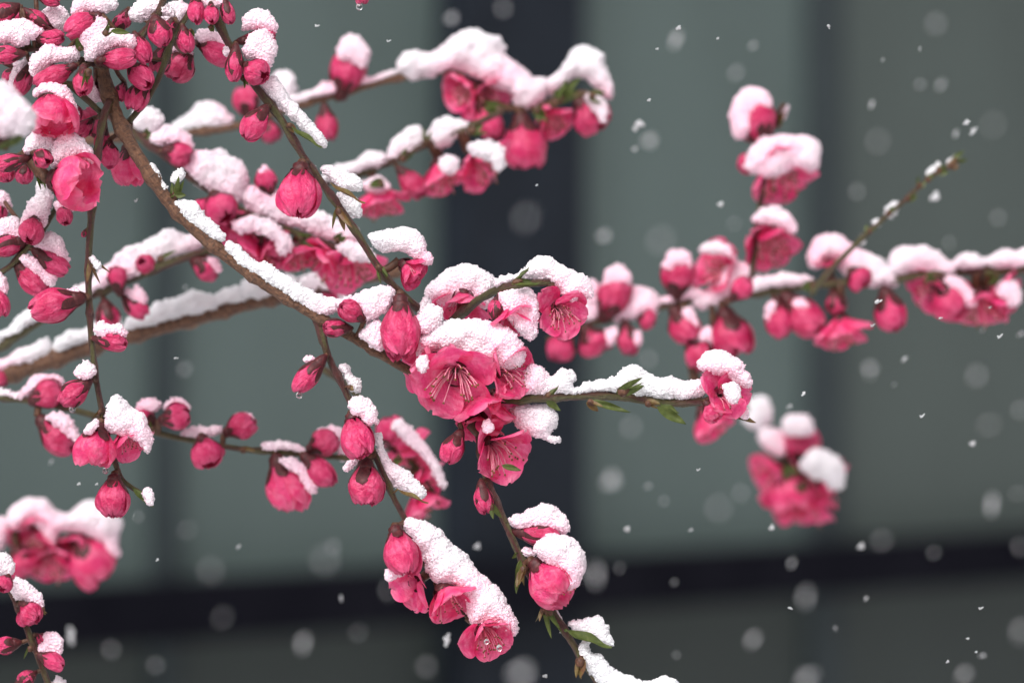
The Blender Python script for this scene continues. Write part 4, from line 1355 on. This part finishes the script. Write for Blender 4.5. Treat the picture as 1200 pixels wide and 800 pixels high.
back(J8, [
    ('o', (44, 634, 66, 250, 40, .6)), ('o', (62, 660, 62, -90, 30, .6)), ('b', (88, 622, 122, 684, 56, .3, 12)), ('o', (92, 640, 56, 240, 25, .5)), ('b', (20, 640, 30, 678, 40, .2, 10)),
    ('s', ([(8, 610), (18, 592), (36, 582), (56, 586), (68, 600), (86, 598), (104, 586), (122, 590), (140, 606), (144, 616), (138, 634), (142, 652), (130, 650), (112, 632), (92, 624), (70, 622), (66, 640), (54, 632), (40, 612), (20, 622)], 22, -.004)),
    ('s', ([(-20, 640), (-14, 612), (2, 604), (12, 616), (8, 634), (-4, 646)], 16)),
])
J9 = make_branch('peach_branch', 'reddish twig in the lower left corner with small buds and clinging snow', [(-80, 560, .03), (-30, 622, .02), (0, 670, .02), (20, 708, .02), (38, 752, .02), (56, 800, .02), (76, 862, .02)], 3.4, 3.8, MAT_TWIG, seed=29)
back(J9, [
    ('b', (10, 674, 4, 690, 20, .05, 40, -.008)), ('s', ([(-12, 666), (-6, 650), (8, 648), (18, 660), (14, 672), (2, 674)], 10, -.004)),
    ('b', (24, 706, 46, 726, 24, .08, 25, -.006)), ('b', (26, 712, 32, 734, 18, .05, 20)), ('s', ([(12, 686), (22, 676), (36, 684), (50, 700), (52, 712), (40, 710), (28, 702), (18, 702)], 11, -.004)),
    ('b', (26, 752, -6, 758, 18, 0, 8), dict(cal=.5)), ('b', (44, 766, 76, 780, 20, .05, 8, -.006)),
    ('s', ([(46, 764), (52, 744), (62, 738), (72, 748), (74, 766), (60, 772)], 9, -.004)), ('b', (42, 742, 60, 756, 15, 0, 10), dict(cal=.95)),
    ('l', (36, 756, 34, 776, 8, -.006, 2)), ('b', (44, 786, 22, 800, 18, 0, 8), dict(cal=.95)), ('s', ([(60, 798), (68, 792), (80, 800), (76, 812), (64, 810)], 7)),
    ('l', (48, 712, 58, 722, 7, -.004, 2), dict(red=True)),
])
K = make_branch('peach_branch', 'blurred branch reaching in from the right edge under a long ridge of snow', [(1400, 290, .16), (1300, 304, .16), (1200, 315, .16), (1120, 318, .16), (1040, 328, .16), (950, 334, .16), (880, 345, .16), (800, 354, .16), (740, 368, .16), (690, 380, .16), (640, 398, .16)], 6.5, 3.2, MAT_GREENTWIG, seed=31)
back(K, [
    ('t', (1106, 1300, 24)), ('s', ([(1040, 320), (1044, 300), (1056, 289), (1076, 288), (1098, 294), (1112, 306), (1126, 318), (1108, 324), (1076, 318), (1054, 324)], 18)),
    ('s', ([(946, 310), (950, 288), (962, 276), (980, 274), (994, 284), (1010, 292), (1030, 302), (1048, 318), (1052, 334), (1028, 336), (1000, 332), (984, 312), (970, 302), (958, 316)], 20)),
    ('t', (866, 956, 20)), ('s', ([(806, 350), (830, 338), (846, 318), (864, 306), (880, 310), (882, 328), (872, 348), (846, 356), (820, 362)], 16)),
    ('s', ([(706, 366), (722, 344), (742, 334), (768, 342), (776, 356), (766, 370), (740, 374), (718, 378)], 16)),
    ('t', (768, 830, 14)), ('b', (792, 354, 794, 300, 38, .12, 15)), ('s', ([(776, 312), (782, 298), (796, 291), (810, 302), (810, 316), (796, 314), (784, 320)], 14, -.012)),
    ('b', (706, 378, 728, 324, 34, .1, 15)), ('s', ([(704, 336), (710, 318), (724, 310), (738, 320), (740, 336), (726, 332), (714, 340)], 13, -.012)),
    ('s', ([(682, 370), (684, 334), (694, 326), (702, 336), (704, 366), (694, 376)], 10)),
    ('o', (838, 308, 60, 150, 30, .6)), ('s', ([(818, 296), (828, 284), (844, 283), (860, 296), (866, 308), (850, 300), (832, 298)], 10, -.012)),
    ('b', (856, 352, 878, 328, 26, .1, 20, -.02)),
    ('b', (684, 384, 706, 414, 36, .14, 10)), ('b', (668, 388, 650, 422, 30, .1, 10)), ('s', ([(706, 392), (714, 382), (726, 384), (722, 398), (712, 408)], 9, -.01)),
    ('b', (732, 374, 738, 416, 22, .05, 10), dict(cal=.6)), ('s', ([(740, 388), (746, 384), (752, 394), (750, 408), (742, 404)], 7, -.01)), ('b', (746, 370, 768, 378, 24, .1, 15)),
    ('b', (788, 360, 812, 400, 34, .12, 10)), ('s', ([(798, 366), (808, 358), (818, 372), (818, 386), (808, 378)], 8, -.012)),
    ('b', (848, 360, 862, 418, 50, .26, 12)), ('s', ([(816, 398), (822, 386), (836, 384), (844, 396), (842, 408), (828, 402)], 11, -.01)), ('b', (836, 392, 810, 432, 32, .16, 10)),
    ('o', (834, 494, 58, -60, 20, .5)),
    ('b', (908, 348, 916, 398, 32, .14, 10)), ('b', (916, 344, 960, 388, 42, .2, 10)), ('s', ([(926, 356), (938, 348), (952, 362), (962, 378), (952, 380), (938, 368)], 10, -.012)),
    ('b', (975, 340, 982, 368, 22, .05, 10), dict(cal=.8)), ('o', (985, 388, 64, -90, 15, .55)),
    ('b', (1036, 336, 1048, 388, 38, .16, 10)), ('o', (972, 296, 44, 100, 35, .5)), ('b', (996, 316, 1014, 334, 30, .1, 20, -.012)),
    ('o', (1090, 340, 60, 220, 25, .5)), ('b', (1096, 326, 1128, 368, 46, .22, 10)), ('s', ([(1106, 326), (1122, 324), (1138, 340), (1144, 360), (1132, 356), (1116, 340)], 11, -.014)),
    ('o', (1150, 362, 66, -80, 20, .55)), ('o', (1176, 348, 56, -40, 25, .5)), ('s', ([(1164, 340), (1178, 328), (1194, 334), (1196, 356), (1184, 360), (1174, 350)], 12, -.014)),
    ('s', ([(896, 360), (904, 350), (910, 360), (904, 376), (896, 374)], 7, -.01)), ('l', (956, 334, 940, 342, 14, -.01, 4)), ('l', (1100, 322, 1082, 332, 12, -.01, 3)), ('l', (1170, 322, 1150, 330, 12, -.01, 3)),
])
K2 = make_branch('peach_branch', 'blurred upright shoot stacked with three snow capped blossoms, above the right hand branch', [(872, 350, .16), (884, 300, .16), (890, 250, .16), (896, 200, .16), (902, 160, .16), (912, 132, .16), (920, 122, .16)], 4, 3, MAT_TWIG, seed=32)
back(K2, [
    ('o', (902, 284, 72, -65, 35, .6)), ('s', ([(880, 262), (890, 246), (908, 242), (924, 250), (934, 264), (930, 276), (912, 264), (896, 262)], 14, -.014)),
    ('o', (918, 204, 82, -75, 30, .62)), ('s', ([(874, 198), (878, 176), (892, 162), (916, 158), (944, 158), (960, 172), (962, 190), (952, 202), (930, 196), (910, 208), (890, 206)], 20, -.014)),
    ('b', (898, 176, 874, 116, 50, .26, 10)), ('s', ([(856, 136), (860, 116), (874, 104), (890, 102), (902, 112), (906, 124), (894, 134), (884, 152), (870, 164), (860, 158)], 17, -.012)),
    ('l', (906, 150, 926, 122, 15, 0, 3), dict(red=True)), ('s', ([(905, 142), (910, 128), (920, 122), (924, 130), (914, 146)], 6)), ('b', (894, 186, 864, 196, 24, .1, 5)),
])
K3 = make_branch('peach_branch', 'bare straight shoot slanting up to the right with crumbs of snow at its tip', [(950, 345, .13), (968, 322, .13), (1004, 285, .13), (1040, 252, .13), (1064, 232, .13), (1090, 208, .13), (1122, 188, .13)], 3.2, 2.4, MAT_GREENTWIG, seed=33)
back(K3, [
    ('s', ([(1084, 204), (1092, 194), (1102, 190), (1106, 196), (1094, 206)], 6)), ('s', ([(1108, 190), (1116, 182), (1126, 183), (1124, 192), (1112, 197)], 6)),
    ('s', ([(1036, 250), (1042, 238), (1052, 234), (1054, 244), (1044, 256)], 5)), ('s', ([(1020, 264), (1024, 256), (1032, 256), (1030, 268)], 4)), ('s', ([(1002, 284), (1010, 274), (1018, 276), (1010, 288)], 4)),
    ('l', (1112, 196, 1126, 188, 10, -.004, 2), dict(red=True)), ('l', (1086, 212, 1096, 202, 9, -.004, 2)), ('l', (1062, 234, 1074, 226, 9, -.004, 2)), ('l', (1040, 252, 1050, 240, 9, -.004, 2)), ('l', (1098, 202, 1112, 192, 11, -.004, 3)), ('l', (1076, 220, 1086, 206, 9, -.004, 2)), ('l', (1018, 272, 1026, 262, 8, -.004, 2)), ('l', (1116, 190, 1134, 184, 10, 0, 3)),
])
L_ = make_branch('peach_branch', 'far blurred twig at the lower right with a hanging ball of snowy blossoms', [(838, 430, .26), (858, 460, .26), (884, 488, .26), (906, 514, .26), (924, 548, .26), (936, 566, .26)], 4.4, 3, MAT_GREENTWIG, seed=34)
back(L_, [
    ('s', ([(872, 492), (876, 472), (888, 462), (902, 470), (906, 488), (896, 500), (882, 504)], 15)),
    ('s', ([(888, 514), (896, 500), (914, 504), (924, 520), (920, 534), (906, 532)], 14, -.008)),
    ('o', (900, 552, 60, 200, 22, .62), dict(stam=10)), ('o', (918, 580, 58, -115, 25, .6), dict(stam=8)), ('o', (945, 598, 62, -86, 20, .6), dict(stam=10)), ('o', (974, 566, 56, -32, 22, .6), dict(stam=8)), ('b', (932, 548, 926, 606, 50, .45, 20), dict(stam=0)), ('b', (934, 552, 942, 496, 44, .2, 10)), ('o', (956, 548, 56, 30, 35, .55)),
    ('s', ([(916, 506), (918, 490), (932, 484), (948, 488), (954, 506), (940, 512), (926, 510)], 15, -.02)),
    ('s', ([(938, 548), (946, 530), (962, 526), (980, 534), (990, 548), (988, 570), (976, 574), (962, 562), (948, 558)], 20, -.026)),
    ('l', (928, 560, 920, 546, 14, -.03, 4)), ('l', (938, 566, 942, 580, 13, -.03, 4), dict(red=True)),
])

# ------------------------------------------------------------------ falling snow
def flake_mesh(seed, elong, loose=False):
    """a clump of ice needles: dense lumps for the compact flakes, open crossed needles for the feathery ones"""
    rng = np.random.default_rng(seed)
    parts = []
    if loose:
        for k in range(11):
            B = basis(rng.normal(size=3))
            ln = rng.uniform(0.5, 1.0)
            v, f, _ = ico((0, 0, 0), (0.075, 0.075, ln), 1)
            parts.append(((v @ B.T + rng.normal(0, 0.16, 3)) * np.array([elong, 1, 0.9]), f, None))
        for k in range(6):
            v, f, _ = ico(rng.normal(0, 0.3, 3) * np.array([elong, 1, 0.9]), rng.uniform(0.10, 0.2, 3), 1)
            parts.append((v, f, None))
    else:
        for k in range(7):
            c = rng.normal(0, 0.42, 3) * np.array([elong, 1, 0.75])
            v, f, _ = ico(c, rng.uniform(0.35, 0.62, 3) * np.array([1 + 0.3 * (elong - 1), 1, 1]), 2)
            parts.append((v + 0.05 * np.sin(v * 13 + k), f, None))
    V, F, _, _ = join(parts)
    me = bpy.data.meshes.new('snowflake')
    me.from_pydata((V / np.abs(V[:, 0]).max()).tolist(), [], F)
    me.materials.append(MAT_SNOW)
    me.polygons.foreach_set('use_smooth', [True] * len(me.polygons))
    return me
FEATHER = [flake_mesh(s, 1.35, True) for s in (7, 8, 9, 10)]
ROUND = [flake_mesh(s, 1.5) for s in (1, 2, 3)]
LONG = [flake_mesh(s, 2.6) for s in (4, 5, 6)]

def zone(x, y):
    """what stands behind this spot of the picture"""
    rail = 700 - 0.045 * (x - 130)
    side = 'at lower left' if x < 500 else 'under the dark post' if x < 680 else 'right of the post' if x < 960 else 'at far right'
    if abs(y - rail) < 32:
        return 'before the black rail ' + side
    if y > rail:
        return 'before the lower wall ' + side
    if 515 < x < 668:
        return 'before the dark post'
    if x <= 515:
        return 'before the left panels ' + ('among branches' if y < 420 else 'below the branches')
    if x < 945:
        return 'before the middle panel, ' + ('upper half' if y < 360 else 'lower half')
    return 'before the far right panel, ' + ('upper half' if y < 310 else 'lower half')

def flake(x, y, size, disc, elong=False, near=False, ang=None):
    """size = the flake's own length in photo pixels, disc = width of its blur"""
    rng = random.Random(int(x * 7 + y * 13))
    shown = size
    near = near or disc > 38
    k = min(0.78, disc / 52.0)
    Dist = FOCUS / (1 - k) if not near else FOCUS / (1 + k)
    loose = disc > 9 and size / disc < 0.5
    if loose:
        size = disc * (0.30 + 0.85 * size / disc)
    dz = Dist - FOCUS
    o = bpy.data.objects.new('snowflake', rng.choice(LONG if elong else FEATHER if loose else ROUND))
    COL.objects.link(o)
    o.location = Vector(P(x, y, dz))
    s = 0.5 * size * M(dz)
    o.scale = (s, s, s)
    if elong:
        o.rotation_euler = (rng.uniform(-.4, .4), -math.radians(ang if ang is not None else rng.uniform(15, 45)), rng.uniform(-.3, .3))
    else:
        o.rotation_euler = (rng.uniform(-.6, .6), -math.radians(rng.uniform(25, 80)), rng.uniform(-.5, .5))
    return o, (x, y, shown, disc, elong)

FL = []
# sharp slivers
for x, y, s, a in [(940, 462, 11, 35), (1080, 487, 10, 30), (818, 550, 8, 25), (1030, 352, 13, 40), (1171, 394, 11, 30), (1022, 381, 9, 25), (628, 217, 6, 15), (371, 30, 9, 5), (455, 48, 8, 15), (183, 656, 8, 30), (91, 567, 8, 40), (112, 567, 7, 25), (159, 235, 9, 35), (207, 419, 8, 20), (793, 33, 12, 30), (769, 57, 7, 5), (840, 45, 7, 20), (759, 117, 9, 10), (927, 712, 9, -5), (1149, 712, 9, 25), (1133, 747, 7, -15), (1143, 763, 6, 5), (1109, 775, 8, 25), (1136, 142, 6, 20), (1103, 372, 7, 25), (884, 464, 8, 25), (860, 470, 5, 20), (1160, 360, 6, 40), (637, 791, 10, 10), (972, 32, 8, -45)]:
    FL.append(flake(x, y, s * .9, 1.5, True, ang=a))
# slightly soft flakes
for x, y, s, d in [(749, 145, 23, 7), (1141, 153, 13, 6), (1133, 144, 8, 4), (1097, 231, 14, 8), (926, 475, 9, 6), (524, 748, 20, 5), (1120, 156, 10, 10), (1022, 122, 11, 10), (1197, 390, 12, 8), (1152, 767, 9, 8), (979, 735, 6, 7), (84, 743, 24, 12), (1078, 57, 6, 5), (744, 175, 6, 9), (1035, 70, 5, 6), (217, 336, 6, 8), (1152, 386, 7, 8), (883, 53, 11, 14), (845, 240, 8, 6), (1060, 420, 9, 7), (905, 618, 8, 5), (1010, 640, 9, 8), (735, 620, 8, 6), (1185, 330, 9, 6), (1015, 700, 8, 6), (690, 740, 9, 7), (400, 700, 9, 7), (280, 640, 8, 6), (60, 540, 8, 7), (560, 640, 9, 7), (810, 620, 7, 5), (1140, 520, 8, 6)]:
    FL.append(flake(x, y, s, d))
# round blurred discs: x, y, disc width, strength
for x, y, d, st in [q for q in [(793, 46, 24, .75), (1020, 431, 27, .6), (1163, 590, 28, .72), (699, 672, 34, .62), (355, 752, 30, .58), (883, 748, 28, .55), (945, 698, 34, .5), (1145, 440, 34, .36), (1160, 497, 36, .36), (928, 659, 18, .5), (718, 563, 32, .45), (617, 254, 46, .38), (380, 655, 46, .33), (762, 166, 26, .45), (863, 85, 26, .42), (1103, 99, 20, .5), (1097, 28, 34, .30), (1078, 99, 20, .34), (1029, 165, 38, .3), (1163, 146, 40, .24), (1004, 224, 26, .3), (1112, 284, 22, .34), (861, 262, 24, .32), (709, 277, 24, .42), (775, 282, 44, .32), (720, 567, 20, .3), (760, 569, 14, .5), (778, 587, 18, .3), (714, 728, 40, .34), (726, 665, 20, .36), (790, 681, 14, .45), (793, 767, 14, .4), (612, 790, 42, .42), (868, 577, 28, .28), (842, 595, 42, .25), (1033, 632, 34, .34), (1040, 665, 32, .22), (1095, 647, 24, .34), (1048, 450, 10, .5), (246, 668, 42, .26), (261, 722, 36, .26), (183, 779, 28, .26), (162, 605, 18, .34), (216, 432, 24, .4), (1130, 788, 28, .58), (1196, 737, 36, .5), (946, 793, 34, .6), (1075, 697, 38, .22), (1122, 712, 36, .25), (1052, 795, 26, .32), (590, 10, 30, .28), (530, 22, 24, .42), (1192, 578, 26, .28), (470, 60, 28, .22), (390, 640, 26, .3), (455, 690, 34, .3), (120, 520, 24, .26), (1010, 490, 30, .2), (1190, 200, 34, .2), (840, 200, 36, .2), (1170, 255, 26, .24), (1195, 480, 28, .26), (1120, 560, 30, .2), (1005, 560, 24, .2), (760, 420, 28, .3), (780, 640, 26, .24), (850, 690, 30, .24), (880, 640, 22, .22), (570, 690, 26, .3), (500, 780, 34, .24), (420, 740, 30, .24), (300, 760, 34, .22), (130, 760, 30, .26), (220, 620, 30, .24), (320, 630, 22, .2), (620, 600, 22, .2), (740, 500, 34, .26), (1060, 220, 24, .22), (1090, 330, 24, .2), (990, 130, 30, .2), (560, 60, 30, .24), (640, 30, 26, .22), (700, 60, 26, .2), (1195, 640, 30, .26), (1170, 690, 34, .22), (1000, 770, 34, .28), (820, 730, 28, .26), (860, 770, 34, .22), (430, 130, 30, .2), (830, 560, 20, .2)] if q[3] > .22 and not (q[1] > 600 and q[0] > 600 and q[3] < .36 and int(q[0]) % 2 == 0)]:
    FL.append(flake(x, y, max(3.5, d * .84 * st * (1.35 if st > .4 else 1.0)), d * .84, near=False))

# say which flake is which: its look, what it falls in front of, and its place among its look-alikes there
def look(s, d, e):
    if e:
        return 'tiny snow sliver' if s < 7.5 else 'sharp white snow sliver'
    return 'soft white snowflake' if d < 15 else 'bright blurred snowflake' if s / d > .45 else 'large faint snowflake' if d > 31 else 'small faint snowflake'
ORD = ['leftmost', 'second from left', 'third from left', 'fourth from left', 'fifth from left', 'sixth from left', 'seventh from left', 'eighth from left', 'ninth from left', 'tenth from left', 'eleventh from left']
_by = {}
for o, q in FL:
    _by.setdefault((look(*q[2:]), zone(q[0], q[1])), []).append((q[0], o))
for (lk, zn), row in _by.items():
    row.sort(key=lambda r: r[0])
    for k, (_, o) in enumerate(row):
        if len(row) == 1:
            lab = 'only ' + lk + ' ' + zn
        else:
            lab = (ORD[k] if k < len(row) - 1 else 'rightmost') + ' ' + lk + ' ' + zn
        tag(o, lab, 'snowflake', 'falling snowflakes')

# ------------------------------------------------------------------ petal pink showing through the snow, painted on by distance to petals
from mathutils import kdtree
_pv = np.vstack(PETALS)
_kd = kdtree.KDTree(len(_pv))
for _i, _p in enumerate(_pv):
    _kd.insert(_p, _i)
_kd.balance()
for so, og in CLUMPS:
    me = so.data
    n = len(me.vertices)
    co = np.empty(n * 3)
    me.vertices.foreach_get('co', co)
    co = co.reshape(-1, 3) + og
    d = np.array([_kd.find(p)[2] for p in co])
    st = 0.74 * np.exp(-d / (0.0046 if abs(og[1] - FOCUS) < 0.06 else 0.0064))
    at = me.attributes.new('petal_show_through', 'FLOAT', 'POINT')
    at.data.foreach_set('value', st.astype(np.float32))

print('snow clumps', SNOW_STATS, 'objects', len(bpy.data.objects))
